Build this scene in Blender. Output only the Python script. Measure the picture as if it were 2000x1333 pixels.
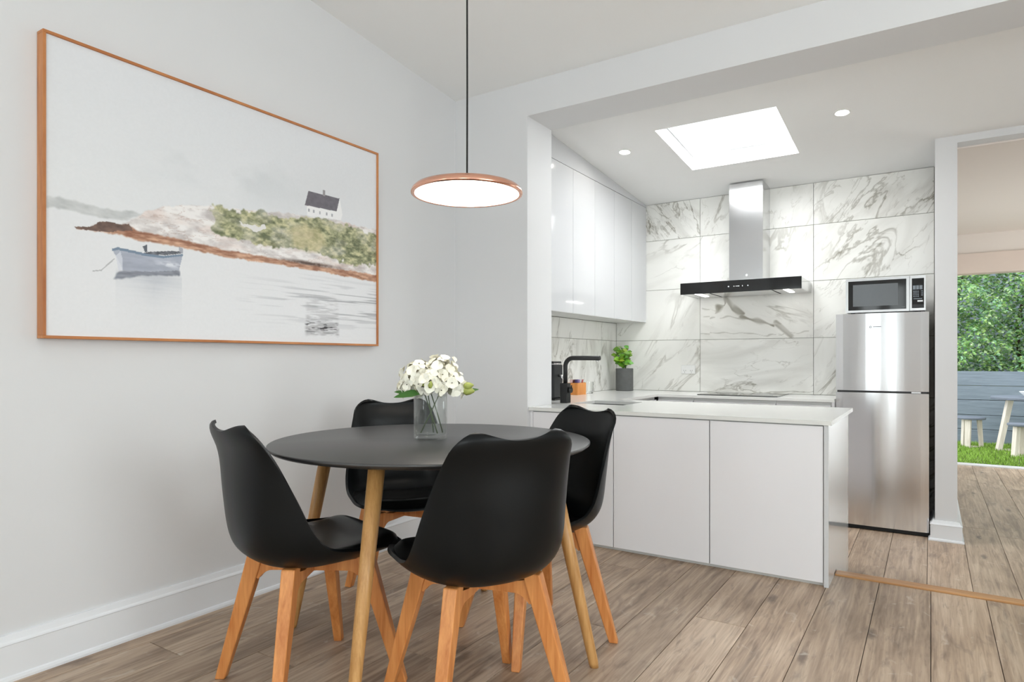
import bpy, bmesh, math, random
import numpy as np
from mathutils import Matrix, Vector

for o in list(bpy.data.objects):
    bpy.data.objects.remove(o, do_unlink=True)
SC = bpy.context.scene
COL = SC.collection
random.seed(7)

def S(r, g, b):
    """sRGB 0..255 to linear"""
    out = []
    for v in (r, g, b):
        v = v / 255.0
        out.append(v / 12.92 if v <= 0.04045 else ((v + 0.055) / 1.055) ** 2.4)
    return tuple(out)

# ------------------------------------------------------------------ camera
H = 1.05
cam_d = bpy.data.cameras.new('camera')
cam_d.sensor_width = 36.0
cam_d.lens = 1263.0 * 36.0 / 2000.0
cam_d.shift_y = 35.5 / 2000.0
cam_d.clip_start = 0.05
cam = bpy.data.objects.new('camera', cam_d)
COL.objects.link(cam)
cam.location = (0, 0, H)
cam.rotation_euler = (math.radians(90), 0, math.atan(818 / 1263.0))
SC.camera = cam

# ------------------------------------------------------------------ view + world (bright overcast sky)
SC.view_settings.view_transform = 'Standard'
SC.view_settings.look = 'None'
SC.view_settings.exposure = 0.0
SC.view_settings.gamma = 1.0
SC.view_settings.use_curve_mapping = False
W = bpy.data.worlds.new('overcast_sky')
SC.world = W
W.use_nodes = True
bg = W.node_tree.nodes['Background']
bg.inputs['Color'].default_value = (0.93, 0.97, 1.0, 1)
bg.inputs['Strength'].default_value = 3.4

def area(name, loc, direction, sx, sy, power, color=(1, 1, 1), portal=False, spread=180):
    l = bpy.data.lights.new(name, 'AREA')
    l.shape = 'RECTANGLE'
    l.size, l.size_y = sx, sy
    l.energy = power
    l.color = color
    l.spread = math.radians(spread)
    if portal:
        l.cycles.is_portal = True
    o = bpy.data.objects.new(name, l)
    COL.objects.link(o)
    o.location = loc
    o.rotation_euler = Vector(direction).to_track_quat('-Z', 'Y').to_euler()
    return o

# daylight by the rear windows (behind the photographer); wide right one added for broader light
DAY = (0.94, 0.97, 1.0)
REAR = -2.7
WINS = [(-2.42, -1.86, 0.75, 2.35), (-1.06, -0.74, 0.25, 2.35), (-0.62, -0.34, 0.25, 2.35), (0.5, 2.0, 0.75, 2.35)]
for i, (x0, x1, z0, z1) in enumerate(WINS):
    area('daylight_rear_window', ((x0 + x1) / 2, REAR - 0.22, (z0 + z1) / 2), (0, 1, 0), x1 - x0, z1 - z0,
         (26.5 if x1 - x0 > 0.5 else 2.5) * (x1 - x0) * (z1 - z0), DAY)
# added side light through an invented window in the right wall
area('added_side_daylight', (2.82, 0.7, 1.35), (-1, 0, 0), 2.0, 1.9, 54.0, DAY)
# added lamp at a made-up window, brightens the hall behind the kitchen
area('added_hall_daylight', (2.82, 7.1, 1.1), (-1, 0, 0), 1.7, 1.7, 26.0, DAY)
# daylight down the roof window of the kitchen, and sky portal of the garden door
area('daylight_skylight', (-1.161, 4.534, 2.539 + 0.085), (0, -0.0783, -0.997), 0.72, 0.76, 28.5, (0.97, 0.99, 1.0))
area('sky_portal_garden_door', (1.35, 8.86, 0.93), (0, -1, 0), 2.3, 2.1, 1.0, portal=True)

# ------------------------------------------------------------------ helpers
def link(o, parent=None):
    COL.objects.link(o)
    if parent is not None:
        o.parent = parent
        o.matrix_parent_inverse = Matrix.Translation(-Vector(parent.get('_o', (0, 0, 0))))
    return o

def from_bm(name, bm, mat, parent=None, smooth=False):
    me = bpy.data.meshes.new(name)
    bmesh.ops.recalc_face_normals(bm, faces=bm.faces)
    bm.to_mesh(me)
    bm.free()
    if smooth:
        for p in me.polygons:
            p.use_smooth = True
    if mat:
        me.materials.append(mat)
    return link(bpy.data.objects.new(name, me), parent)

def from_py(name, v, f, mat, parent=None, smooth=False, recalc=True):
    me = bpy.data.meshes.new(name)
    me.from_pydata([tuple(q) for q in v], [], f)
    me.update()
    if recalc:
        bm = bmesh.new(); bm.from_mesh(me)
        bmesh.ops.recalc_face_normals(bm, faces=bm.faces)
        bm.to_mesh(me); bm.free()
    if smooth:
        for p in me.polygons:
            p.use_smooth = True
    if mat:
        me.materials.append(mat)
    return link(bpy.data.objects.new(name, me), parent)

def bm_box(bm, a, b, bevel=0.0, seg=2):
    m = bmesh.new()
    bmesh.ops.create_cube(m, size=1.0)
    for v in m.verts:
        for i in range(3):
            v.co[i] = a[i] if v.co[i] < 0 else b[i]
    if bevel > 0:
        bmesh.ops.bevel(m, geom=list(m.edges), offset=bevel, segments=seg, profile=0.5, affect='EDGES')
    t = bpy.data.meshes.new('tmp'); m.to_mesh(t); m.free()
    bm.from_mesh(t)
    bpy.data.meshes.remove(t)

def box(name, a, b, mat, parent=None, bevel=0.002, seg=2):
    bm = bmesh.new()
    lo = [min(a[i], b[i]) for i in range(3)]; hi = [max(a[i], b[i]) for i in range(3)]
    bm_box(bm, lo, hi, bevel, seg)
    return from_bm(name, bm, mat, parent)

def boxes(name, lst, mat, parent=None, bevel=0.0):
    bm = bmesh.new()
    for a, b in lst:
        bm_box(bm, a, b, bevel)
    return from_bm(name, bm, mat, parent)

def lathe_vf(profile, seg=40, c=(0, 0, 0)):
    v, f = [], []
    n = len(profile)
    for r, z in profile:
        for k in range(seg):
            t = 2 * math.pi * k / seg
            v.append((c[0] + r * math.cos(t), c[1] + r * math.sin(t), c[2] + z))
    for i in range(n - 1):
        for k in range(seg):
            k2 = (k + 1) % seg
            f.append((i * seg + k, i * seg + k2, (i + 1) * seg + k2, (i + 1) * seg + k))
    return v, f

def lathe(name, profile, mat, parent=None, c=(0, 0, 0), seg=40, smooth=True, sharp=35):
    v, f = lathe_vf(profile, seg, c)
    me = bpy.data.meshes.new(name)
    me.from_pydata(v, [], f)
    bm = bmesh.new(); bm.from_mesh(me)
    bmesh.ops.remove_doubles(bm, verts=bm.verts, dist=1e-5)
    bmesh.ops.recalc_face_normals(bm, faces=bm.faces)
    for e in bm.edges:
        if len(e.link_faces) == 2 and e.calc_face_angle() > math.radians(sharp):
            e.smooth = False
    bm.to_mesh(me); bm.free()
    for p in me.polygons:
        p.use_smooth = smooth
    me.materials.append(mat)
    return link(bpy.data.objects.new(name, me), parent)

def tube_vf(pts, rad, seg=10, cap=True):
    pts = [Vector(p) for p in pts]
    if not isinstance(rad, (list, tuple)):
        rad = [rad] * len(pts)
    v, f = [], []
    up = None
    for i, p in enumerate(pts):
        d = (pts[min(i + 1, len(pts) - 1)] - pts[max(i - 1, 0)]).normalized()
        if up is None:
            up = Vector((0, 0, 1)) if abs(d.z) < 0.9 else Vector((1, 0, 0))
        a = d.cross(up).normalized()
        up = a.cross(d).normalized()
        for k in range(seg):
            t = 2 * math.pi * k / seg
            v.append(tuple(p + (a * math.cos(t) + up * math.sin(t)) * rad[i]))
    for i in range(len(pts) - 1):
        for k in range(seg):
            k2 = (k + 1) % seg
            f.append((i * seg + k, i * seg + k2, (i + 1) * seg + k2, (i + 1) * seg + k))
    if cap:
        f.append(tuple(range(seg)))
        f.append(tuple((len(pts) - 1) * seg + k for k in range(seg)))
    return v, f

def tube(name, pts, rad, mat, parent=None, seg=10):
    v, f = tube_vf(pts, rad, seg)
    o = from_py(name, v, f, mat, parent)
    for p in o.data.polygons:
        p.use_smooth = len(p.vertices) == 4
    return o

def prism(name, poly, axis, a0, a1, mat, parent=None, bevel=0.0):
    """extrude polygon (2D pts) along axis: 'x' poly=(y,z); 'y' poly=(x,z); 'z' poly=(x,y)"""
    def pt(p, t):
        return {'x': (t, p[0], p[1]), 'y': (p[0], t, p[1]), 'z': (p[0], p[1], t)}[axis]
    n = len(poly)
    v = [pt(p, a0) for p in poly] + [pt(p, a1) for p in poly]
    f = [tuple(range(n)), tuple(range(n, 2 * n))] + [(i, (i + 1) % n, n + (i + 1) % n, n + i) for i in range(n)]
    o = from_py(name, v, f, mat, parent)
    if bevel:
        bm = bmesh.new(); bm.from_mesh(o.data)
        bmesh.ops.bevel(bm, geom=list(bm.edges), offset=bevel, segments=2, profile=0.5, affect='EDGES')
        bm.to_mesh(o.data); bm.free()
    return o

def slab(name, xs, ys, keep, fn, mat, parent=None):
    """solid made of grid cells; keep(i,j) says which; fn(x,y,side) gives the 3D point, side 0/1"""
    v, idx, f = [], {}, []
    def vid(i, j, s):
        if (i, j, s) not in idx:
            idx[(i, j, s)] = len(v); v.append(fn(xs[i], ys[j], s))
        return idx[(i, j, s)]
    nx, ny = len(xs) - 1, len(ys) - 1
    K = lambda i, j: 0 <= i < nx and 0 <= j < ny and keep(i, j)
    for i in range(nx):
        for j in range(ny):
            if not K(i, j):
                continue
            for s in (0, 1):
                f.append((vid(i, j, s), vid(i + 1, j, s), vid(i + 1, j + 1, s), vid(i, j + 1, s)))
            for (di, dj, e) in ((-1, 0, ((i, j), (i, j + 1))), (1, 0, ((i + 1, j), (i + 1, j + 1))),
                                (0, -1, ((i, j), (i + 1, j))), (0, 1, ((i, j + 1), (i + 1, j + 1)))):
                if not K(i + di, j + dj):
                    (a, b), (c, d) = e
                    f.append((vid(a, b, 0), vid(c, d, 0), vid(c, d, 1), vid(a, b, 1)))
    return from_py(name, v, f, mat, parent)

def tag(o, label, cat=None, group=None):
    o['label'] = label
    if cat:
        o['category'] = cat
    if group:
        o['group'] = group
    return o

def thing(name, label, cat, loc=(0, 0, 0), group=None):
    o = bpy.data.objects.new(name, None)
    COL.objects.link(o)
    o.empty_display_size = 0.1
    o.location = loc
    o['_o'] = tuple(loc)
    return tag(o, label, cat, group)

def struct(o, label=None):
    o['kind'] = 'structure'
    if label:
        o['label'] = label
    return o

def copy_tree(o, parent=None):
    c = o.copy()
    COL.objects.link(c)
    if parent is not None:
        c.parent = parent
    for ch in [q for q in o.children]:
        copy_tree(ch, c)
    return c

# ------------------------------------------------------------------ materials
def newmat(name):
    m = bpy.data.materials.new(name)
    m.use_nodes = True
    nt = m.node_tree
    p = nt.nodes['Principled BSDF']
    return m, nt, p

def N(nt, kind, **kw):
    n = nt.nodes.new(kind)
    for k, val in kw.items():
        if k in n.inputs:
            n.inputs[k].default_value = val
        else:
            setattr(n, k, val)
    return n

def plain(name, col, rough=0.5, metal=0.0, var=0.02, scale=12.0, bump=0.0, bscale=200.0, spec=0.5, coat=0.0):
    """principled with a faint procedural mottling and optional fine bump"""
    m, nt, p = newmat(name)
    L = nt.links
    tc = N(nt, 'ShaderNodeTexCoord')
    no = N(nt, 'ShaderNodeTexNoise', Scale=scale, Detail=4.0)
    L.new(tc.outputs['Object'], no.inputs['Vector'])
    mr = N(nt, 'ShaderNodeMapRange')
    mr.inputs['To Min'].default_value = 1 - var
    mr.inputs['To Max'].default_value = 1 + var
    L.new(no.outputs['Fac'], mr.inputs['Value'])
    mx = N(nt, 'ShaderNodeVectorMath', operation='SCALE')
    mx.inputs[0].default_value = col[:3]
    L.new(mr.outputs['Result'], mx.inputs['Scale'])
    L.new(mx.outputs['Vector'], p.inputs['Base Color'])
    p.inputs['Roughness'].default_value = rough
    p.inputs['Metallic'].default_value = metal
    p.inputs['Specular IOR Level'].default_value = spec
    p.inputs['Coat Weight'].default_value = coat
    if bump > 0:
        n2 = N(nt, 'ShaderNodeTexNoise', Scale=bscale, Detail=3.0)
        L.new(tc.outputs['Object'], n2.inputs['Vector'])
        b = N(nt, 'ShaderNodeBump', Strength=bump, Distance=0.002)
        L.new(n2.outputs['Fac'], b.inputs['Height'])
        L.new(b.outputs['Normal'], p.inputs['Normal'])
    return m

def emit(name, col, strength, var=0.0):
    m, nt, p = newmat(name)
    p.inputs['Base Color'].default_value = (0.8, 0.8, 0.8, 1)
    p.inputs['Emission Color'].default_value = (*col, 1)
    p.inputs['Emission Strength'].default_value = strength
    return m

def wood(name, c1, c2, scale=(26, 26, 2.2), rough=0.42, bump=0.15):
    m, nt, p = newmat(name)
    L = nt.links
    tc = N(nt, 'ShaderNodeTexCoord')
    oi = N(nt, 'ShaderNodeObjectInfo')
    ad = N(nt, 'ShaderNodeVectorMath', operation='MULTIPLY_ADD')
    cb = N(nt, 'ShaderNodeCombineXYZ')
    for i in range(3):
        L.new(oi.outputs['Random'], cb.inputs[i])
    L.new(cb.outputs['Vector'], ad.inputs[0])
    ad.inputs[1].default_value = (31, 17, 23)
    L.new(tc.outputs['Object'], ad.inputs[2])
    mp = N(nt, 'ShaderNodeMapping')
    mp.inputs['Scale'].default_value = scale
    L.new(ad.outputs['Vector'], mp.inputs['Vector'])
    n1 = N(nt, 'ShaderNodeTexNoise', Scale=1.0, Detail=5.0, Distortion=0.6)
    L.new(mp.outputs['Vector'], n1.inputs['Vector'])
    n2 = N(nt, 'ShaderNodeTexNoise', Scale=6.0, Detail=3.0)
    L.new(mp.outputs['Vector'], n2.inputs['Vector'])
    mx = N(nt, 'ShaderNodeMath', operation='MULTIPLY_ADD')
    L.new(n2.outputs['Fac'], mx.inputs[0]); mx.inputs[1].default_value = 0.35
    L.new(n1.outputs['Fac'], mx.inputs[2])
    cr = N(nt, 'ShaderNodeValToRGB')
    cr.color_ramp.elements[0].position = 0.42; cr.color_ramp.elements[0].color = (*c1, 1)
    cr.color_ramp.elements[1].position = 0.88; cr.color_ramp.elements[1].color = (*c2, 1)
    L.new(mx.outputs['Value'], cr.inputs['Fac'])
    L.new(cr.outputs['Color'], p.inputs['Base Color'])
    p.inputs['Roughness'].default_value = rough
    b = N(nt, 'ShaderNodeBump', Strength=bump, Distance=0.001)
    L.new(mx.outputs['Value'], b.inputs['Height'])
    L.new(b.outputs['Normal'], p.inputs['Normal'])
    return m

def plank_mat():
    m, nt, p = newmat('oak_look_plank')
    L = nt.links
    tc = N(nt, 'ShaderNodeTexCoord')
    oi = N(nt, 'ShaderNodeObjectInfo')
    cb = N(nt, 'ShaderNodeCombineXYZ')
    for i in range(3):
        L.new(oi.outputs['Random'], cb.inputs[i])
    ad = N(nt, 'ShaderNodeVectorMath', operation='MULTIPLY_ADD')
    L.new(cb.outputs['Vector'], ad.inputs[0])
    ad.inputs[1].default_value = (37.0, 91.0, 13.0)
    L.new(tc.outputs['Object'], ad.inputs[2])
    def noise(scale, sc, detail=5.0, dist=0.0, rough=0.55):
        mp = N(nt, 'ShaderNodeMapping'); mp.inputs['Scale'].default_value = scale
        L.new(ad.outputs['Vector'], mp.inputs['Vector'])
        n = N(nt, 'ShaderNodeTexNoise', Scale=sc, Detail=detail, Distortion=dist, Roughness=rough)
        L.new(mp.outputs['Vector'], n.inputs['Vector'])
        return n
    grain = noise((34, 1.6, 1), 1.0, 6.0, 1.2)
    fine = noise((150, 5, 1), 1.0, 3.0)
    cloud = noise((5.0, 1.3, 1), 1.0, 4.0, 0.8)
    dark = noise((11, 1.9, 1), 1.0, 5.0, 2.2)
    pale = noise((13, 9, 1), 1.0, 4.0, 1.0)
    a = N(nt, 'ShaderNodeMath', operation='MULTIPLY_ADD'); L.new(fine.outputs['Fac'], a.inputs[0]); a.inputs[1].default_value = 0.16
    g1 = N(nt, 'ShaderNodeMath', operation='MULTIPLY'); L.new(grain.outputs['Fac'], g1.inputs[0]); g1.inputs[1].default_value = 0.44
    L.new(g1.outputs['Value'], a.inputs[2])
    b = N(nt, 'ShaderNodeMath', operation='MULTIPLY_ADD'); L.new(cloud.outputs['Fac'], b.inputs[0]); b.inputs[1].default_value = 0.40
    L.new(a.outputs['Value'], b.inputs[2])
    cr = N(nt, 'ShaderNodeValToRGB')
    e = cr.color_ramp.elements
    e[0].position = 0.34; e[0].color = (*S(128, 105, 86), 1)
    e[1].position = 0.66; e[1].color = (*S(212, 191, 168), 1)
    x = cr.color_ramp.elements.new(0.5); x.color = (*S(176, 152, 129), 1)
    L.new(b.outputs['Value'], cr.inputs['Fac'])
    # brown-grey smudges and knots drawn out along the grain
    mr = N(nt, 'ShaderNodeMapRange'); mr.inputs['From Min'].default_value = 0.55; mr.inputs['From Max'].default_value = 0.74
    mr.inputs['To Min'].default_value = 0.0; mr.inputs['To Max'].default_value = 0.6
    L.new(dark.outputs['Fac'], mr.inputs['Value'])
    m1 = N(nt, 'ShaderNodeMix', data_type='RGBA')
    L.new(mr.outputs['Result'], m1.inputs['Factor'])
    L.new(cr.outputs['Color'], m1.inputs[6]); m1.inputs[7].default_value = (*S(92, 74, 64), 1)
    # swirling darker grain
    sw = noise((24, 2.4, 1), 1.0, 6.0, 3.0)
    sr = N(nt, 'ShaderNodeMapRange'); sr.inputs['From Min'].default_value = 0.56; sr.inputs['From Max'].default_value = 0.68
    sr.inputs['To Max'].default_value = 0.42
    L.new(sw.outputs['Fac'], sr.inputs['Value'])
    m3 = N(nt, 'ShaderNodeMix', data_type='RGBA')
    L.new(sr.outputs['Result'], m3.inputs['Factor'])
    L.new(m1.outputs[2], m3.inputs[6]); m3.inputs[7].default_value = (*S(118, 96, 80), 1)
    # knots, drawn out along the board
    kw = N(nt, 'ShaderNodeMapping'); kw.inputs['Scale'].default_value = (5.2, 1.5, 1.0)
    wn = noise((14, 14, 1), 1.0, 3.0)
    wv = N(nt, 'ShaderNodeVectorMath', operation='MULTIPLY_ADD'); L.new(wn.outputs['Color'], wv.inputs[0]); wv.inputs[1].default_value = (0.05, 0.05, 0.0)
    L.new(ad.outputs['Vector'], wv.inputs[2]); L.new(wv.outputs['Vector'], kw.inputs['Vector'])
    vo = N(nt, 'ShaderNodeTexVoronoi', Scale=1.0); vo.voronoi_dimensions = '2D'
    L.new(kw.outputs['Vector'], vo.inputs['Vector'])
    kr = N(nt, 'ShaderNodeMapRange'); kr.interpolation_type = 'SMOOTHSTEP'
    kr.inputs['From Min'].default_value = 0.03; kr.inputs['From Max'].default_value = 0.12
    kr.inputs['To Min'].default_value = 0.7; kr.inputs['To Max'].default_value = 0.0
    L.new(vo.outputs['Distance'], kr.inputs['Value'])
    sx = N(nt, 'ShaderNodeSeparateXYZ'); L.new(vo.outputs['Color'], sx.inputs[0])
    gt = N(nt, 'ShaderNodeMath', operation='GREATER_THAN'); L.new(sx.outputs[0], gt.inputs[0]); gt.inputs[1].default_value = 0.74
    km = N(nt, 'ShaderNodeMath', operation='MULTIPLY'); L.new(gt.outputs[0], km.inputs[0]); L.new(kr.outputs['Result'], km.inputs[1])
    m4 = N(nt, 'ShaderNodeMix', data_type='RGBA')
    L.new(km.outputs[0], m4.inputs['Factor'])
    L.new(m3.outputs[2], m4.inputs[6]); m4.inputs[7].default_value = (*S(84, 68, 60), 1)
    m1 = m4
    # pale scuffs
    mp2 = N(nt, 'ShaderNodeMapRange'); mp2.inputs['From Min'].default_value = 0.63; mp2.inputs['From Max'].default_value = 0.75
    mp2.inputs['To Max'].default_value = 0.55
    L.new(pale.outputs['Fac'], mp2.inputs['Value'])
    m2 = N(nt, 'ShaderNodeMix', data_type='RGBA')
    L.new(mp2.outputs['Result'], m2.inputs['Factor'])
    L.new(m1.outputs[2], m2.inputs[6]); m2.inputs[7].default_value = (*S(214, 203, 190), 1)
    # tone per plank
    hs = N(nt, 'ShaderNodeHueSaturation')
    mv = N(nt, 'ShaderNodeMapRange'); mv.inputs['To Min'].default_value = 0.88; mv.inputs['To Max'].default_value = 1.1
    L.new(oi.outputs['Random'], mv.inputs['Value'])
    L.new(mv.outputs['Result'], hs.inputs['Value'])
    L.new(m2.outputs[2], hs.inputs['Color'])
    L.new(hs.outputs['Color'], p.inputs['Base Color'])
    p.inputs['Roughness'].default_value = 0.42
    bp = N(nt, 'ShaderNodeBump', Strength=0.18, Distance=0.001)
    L.new(a.outputs['Value'], bp.inputs['Height'])
    L.new(bp.outputs['Normal'], p.inputs['Normal'])
    return m

def marble(name, axis, angle, amount=0.5, scale=1.0, attr=False, seed=0.0):
    """white marble-look porcelain: veins run along 'angle' in the plane of the wall"""
    m, nt, p = newmat(name)
    L = nt.links
    tc = N(nt, 'ShaderNodeTexCoord')
    oi = N(nt, 'ShaderNodeObjectInfo')
    sp = N(nt, 'ShaderNodeSeparateXYZ'); L.new(tc.outputs['Object'], sp.inputs[0])
    cb = N(nt, 'ShaderNodeCombineXYZ')
    L.new(sp.outputs['X' if axis == 'x' else 'Y'], cb.inputs[0])
    L.new(sp.outputs['Z'], cb.inputs[1])
    ml = N(nt, 'ShaderNodeMath', operation='MULTIPLY_ADD'); L.new(oi.outputs['Random'], ml.inputs[0])
    ml.inputs[1].default_value = 40.0; ml.inputs[2].default_value = seed
    L.new(ml.outputs['Value'], cb.inputs[2])
    mp = N(nt, 'ShaderNodeMapping')
    mp.inputs['Rotation'].default_value = (0, 0, -angle)
    L.new(cb.outputs['Vector'], mp.inputs['Vector'])
    st = N(nt, 'ShaderNodeMapping'); st.inputs['Scale'].default_value = (0.42 * scale, 1.25 * scale, 1.0)
    L.new(mp.outputs['Vector'], st.inputs['Vector'])
    def vein(sc, width, det, dist, lo, hi):
        n = N(nt, 'ShaderNodeTexNoise', Scale=sc, Detail=det, Distortion=dist, Roughness=0.55)
        L.new(st.outputs['Vector'], n.inputs['Vector'])
        s1 = N(nt, 'ShaderNodeMath', operation='SUBTRACT'); L.new(n.outputs['Fac'], s1.inputs[0]); s1.inputs[1].default_value = 0.5
        ab = N(nt, 'ShaderNodeMath', operation='ABSOLUTE'); L.new(s1.outputs[0], ab.inputs[0])
        mr = N(nt, 'ShaderNodeMapRange'); mr.interpolation_type = 'SMOOTHSTEP'
        mr.inputs['From Min'].default_value = 0.0; mr.inputs['From Max'].default_value = width
        mr.inputs['To Min'].default_value = 1.0; mr.inputs['To Max'].default_value = 0.0
        L.new(ab.outputs[0], mr.inputs['Value'])
        k = N(nt, 'ShaderNodeTexNoise', Scale=sc * 0.75, Detail=2.0)
        of = N(nt, 'ShaderNodeVectorMath', operation='ADD'); of.inputs[1].default_value = (11.3, 4.7, 2.1)
        L.new(st.outputs['Vector'], of.inputs[0]); L.new(of.outputs['Vector'], k.inputs['Vector'])
        km = N(nt, 'ShaderNodeMapRange'); km.inputs['From Min'].default_value = lo; km.inputs['From Max'].default_value = hi
        L.new(k.outputs['Fac'], km.inputs['Value'])
        mu = N(nt, 'ShaderNodeMath', operation='MULTIPLY'); L.new(mr.outputs['Result'], mu.inputs[0]); L.new(km.outputs['Result'], mu.inputs[1])
        return mu
    t = 0.62 - 0.32 * amount
    v1 = vein(3.6, 0.030, 5.0, 0.9, t, t + 0.16)
    v2 = vein(8.5, 0.022, 4.0, 0.7, t + 0.02, t + 0.2)
    cl = N(nt, 'ShaderNodeTexNoise', Scale=3.2, Detail=5.0, Distortion=1.2)
    L.new(st.outputs['Vector'], cl.inputs['Vector'])
    cm = N(nt, 'ShaderNodeMapRange'); cm.inputs['From Min'].default_value = 0.5; cm.inputs['From Max'].default_value = 0.82
    cm.inputs['To Max'].default_value = 0.55 * (0.4 + amount)
    L.new(cl.outputs['Fac'], cm.inputs['Value'])
    s = N(nt, 'ShaderNodeMath', operation='MULTIPLY_ADD'); L.new(v2.outputs[0], s.inputs[0]); s.inputs[1].default_value = 0.42
    L.new(cm.outputs['Result'], s.inputs[2])
    s2 = N(nt, 'ShaderNodeMath', operation='MULTIPLY_ADD'); L.new(v1.outputs[0], s2.inputs[0]); s2.inputs[1].default_value = 0.66
    L.new(s.outputs[0], s2.inputs[2])
    last = s2
    if attr:
        at = N(nt, 'ShaderNodeAttribute', attribute_name='vein')
        s3 = N(nt, 'ShaderNodeMath', operation='MULTIPLY_ADD'); L.new(at.outputs['Fac'], s3.inputs[0]); s3.inputs[1].default_value = 1.15
        L.new(s2.outputs[0], s3.inputs[2]); last = s3
    cr = N(nt, 'ShaderNodeValToRGB')
    cr.color_ramp.elements[0].color = (*S(240, 239, 234), 1)
    cr.color_ramp.elements[1].color = (*S(146, 141, 128), 1)
    x = cr.color_ramp.elements.new(0.45); x.color = (*S(208, 206, 199), 1)
    L.new(last.outputs[0], cr.inputs['Fac'])
    L.new(cr.outputs['Color'], p.inputs['Base Color'])
    p.inputs['Roughness'].default_value = 0.3
    return m

def brushed(name, col, rough=0.28, axis=(2, 2, 300), aniso=0.0, bump=0.03, vary=0.04):
    m, nt, p = newmat(name)
    L = nt.links
    tc = N(nt, 'ShaderNodeTexCoord')
    mp = N(nt, 'ShaderNodeMapping'); mp.inputs['Scale'].default_value = axis
    L.new(tc.outputs['Object'], mp.inputs['Vector'])
    n = N(nt, 'ShaderNodeTexNoise', Scale=1.0, Detail=2.0)
    L.new(mp.outputs['Vector'], n.inputs['Vector'])
    mr = N(nt, 'ShaderNodeMapRange'); mr.inputs['To Min'].default_value = rough - vary; mr.inputs['To Max'].default_value = rough + vary
    L.new(n.outputs['Fac'], mr.inputs['Value'])
    L.new(mr.outputs['Result'], p.inputs['Roughness'])
    p.inputs['Base Color'].default_value = (*col, 1)
    p.inputs['Metallic'].default_value = 1.0
    if aniso:
        p.inputs['Anisotropic'].default_value = aniso
        p.inputs['Anisotropic Rotation'].default_value = 0.25
        tg = N(nt, 'ShaderNodeTangent'); tg.direction_type = 'RADIAL'; tg.axis = 'Z'
        L.new(tg.outputs['Tangent'], p.inputs['Tangent'])
    b = N(nt, 'ShaderNodeBump', Strength=bump, Distance=0.0005)
    L.new(n.outputs['Fac'], b.inputs['Height'])
    L.new(b.outputs['Normal'], p.inputs['Normal'])
    return m

def pane_mat(name, gloss=0.08, tint=(0.97, 0.99, 0.98)):
    m = bpy.data.materials.new(name); m.use_nodes = True
    nt = m.node_tree; nt.nodes.clear()
    out = N(nt, 'ShaderNodeOutputMaterial')
    tr = N(nt, 'ShaderNodeBsdfTransparent'); tr.inputs['Color'].default_value = (*tint, 1)
    gl = N(nt, 'ShaderNodeBsdfGlossy', Roughness=0.02)
    no = N(nt, 'ShaderNodeTexNoise', Scale=3.0)
    mr = N(nt, 'ShaderNodeMapRange'); mr.inputs['To Min'].default_value = gloss * 0.9; mr.inputs['To Max'].default_value = gloss * 1.1
    nt.links.new(no.outputs['Fac'], mr.inputs['Value'])
    mx = N(nt, 'ShaderNodeMixShader')
    nt.links.new(mr.outputs['Result'], mx.inputs['Fac'])
    nt.links.new(tr.outputs[0], mx.inputs[1]); nt.links.new(gl.outputs[0], mx.inputs[2])
    nt.links.new(mx.outputs[0], out.inputs['Surface'])
    return m

def attr_mat(name, rough=0.6, spec=0.3, trans=0.0, layer='col'):
    m, nt, p = newmat(name)
    at = N(nt, 'ShaderNodeAttribute', attribute_name=layer)
    nt.links.new(at.outputs['Color'], p.inputs['Base Color'])
    p.inputs['Roughness'].default_value = rough
    p.inputs['Specular IOR Level'].default_value = spec
    return m

M = {}
M['wall'] = plain('white_wall_paint', S(221, 221, 222), 0.6, var=0.008, scale=3, bump=0.05, bscale=350, spec=0.3)
M['ceiling'] = plain('white_ceiling_paint', S(244, 244, 243), 0.75, var=0.006, scale=2, spec=0.2)
M['trim'] = plain('white_gloss_trim', S(232, 234, 237), 0.28, var=0.01, scale=8)
M['ceiling_warm'] = plain('warm_ceiling_paint', S(234, 224, 216), 0.75, var=0.006, scale=2, spec=0.2)
M['plank'] = plank_mat()
M['subfloor'] = plain('dark_joint', S(60, 50, 42), 0.9, var=0.1)
M['oak_strip'] = wood('oak_strip', S(160, 112, 68), S(196, 148, 98), (3, 60, 60), 0.4)
M['beech'] = wood('orange_beech', S(186, 110, 52), S(222, 152, 88), (40, 40, 3.0), 0.38)
M['tleg'] = wood('oiled_oak', S(170, 120, 64), S(206, 158, 98), (60, 60, 4.0), 0.4)
M['framew'] = wood('red_oak_frame', S(168, 100, 52), S(202, 136, 82), (30, 3, 3), 0.45)
M['shell'] = plain('black_moulded_plastic', S(13, 15, 16), 0.36, var=0.03, bump=0.03, bscale=900, spec=0.22)
M['leather'] = plain('black_leatherette', S(15, 15, 15), 0.34, var=0.06, scale=30, bump=0.08, bscale=260, spec=0.4)
M['tabletop'] = plain('matt_black_top', S(46, 45, 45), 0.37, var=0.03, scale=20, bump=0.01, bscale=500, spec=0.85)
M['gloss'] = plain('white_gloss_lacquer', S(208, 209, 211), 0.09, var=0.005, scale=3, coat=0.3)
M['gloss2'] = plain('pale_gloss_panel', S(236, 235, 238), 0.16, var=0.006, scale=3)
M['carcass'] = plain('white_carcass', S(212, 212, 210), 0.5, var=0.01)
M['stone'] = plain('white_quartz', S(226, 226, 223), 0.16, var=0.02, scale=160, spec=0.5)
M['grout'] = plain('grey_grout', S(138, 134, 124), 0.85, var=0.06, scale=60)
M['steel'] = brushed('brushed_steel', (0.64, 0.64, 0.645), 0.17, (3, 3, 160), bump=0.0, vary=0.012)
M['fridge'] = brushed('fridge_steel', (0.76, 0.76, 0.77), 0.15, (160, 160, 2), aniso=0.96, bump=0.0, vary=0.01)
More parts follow.
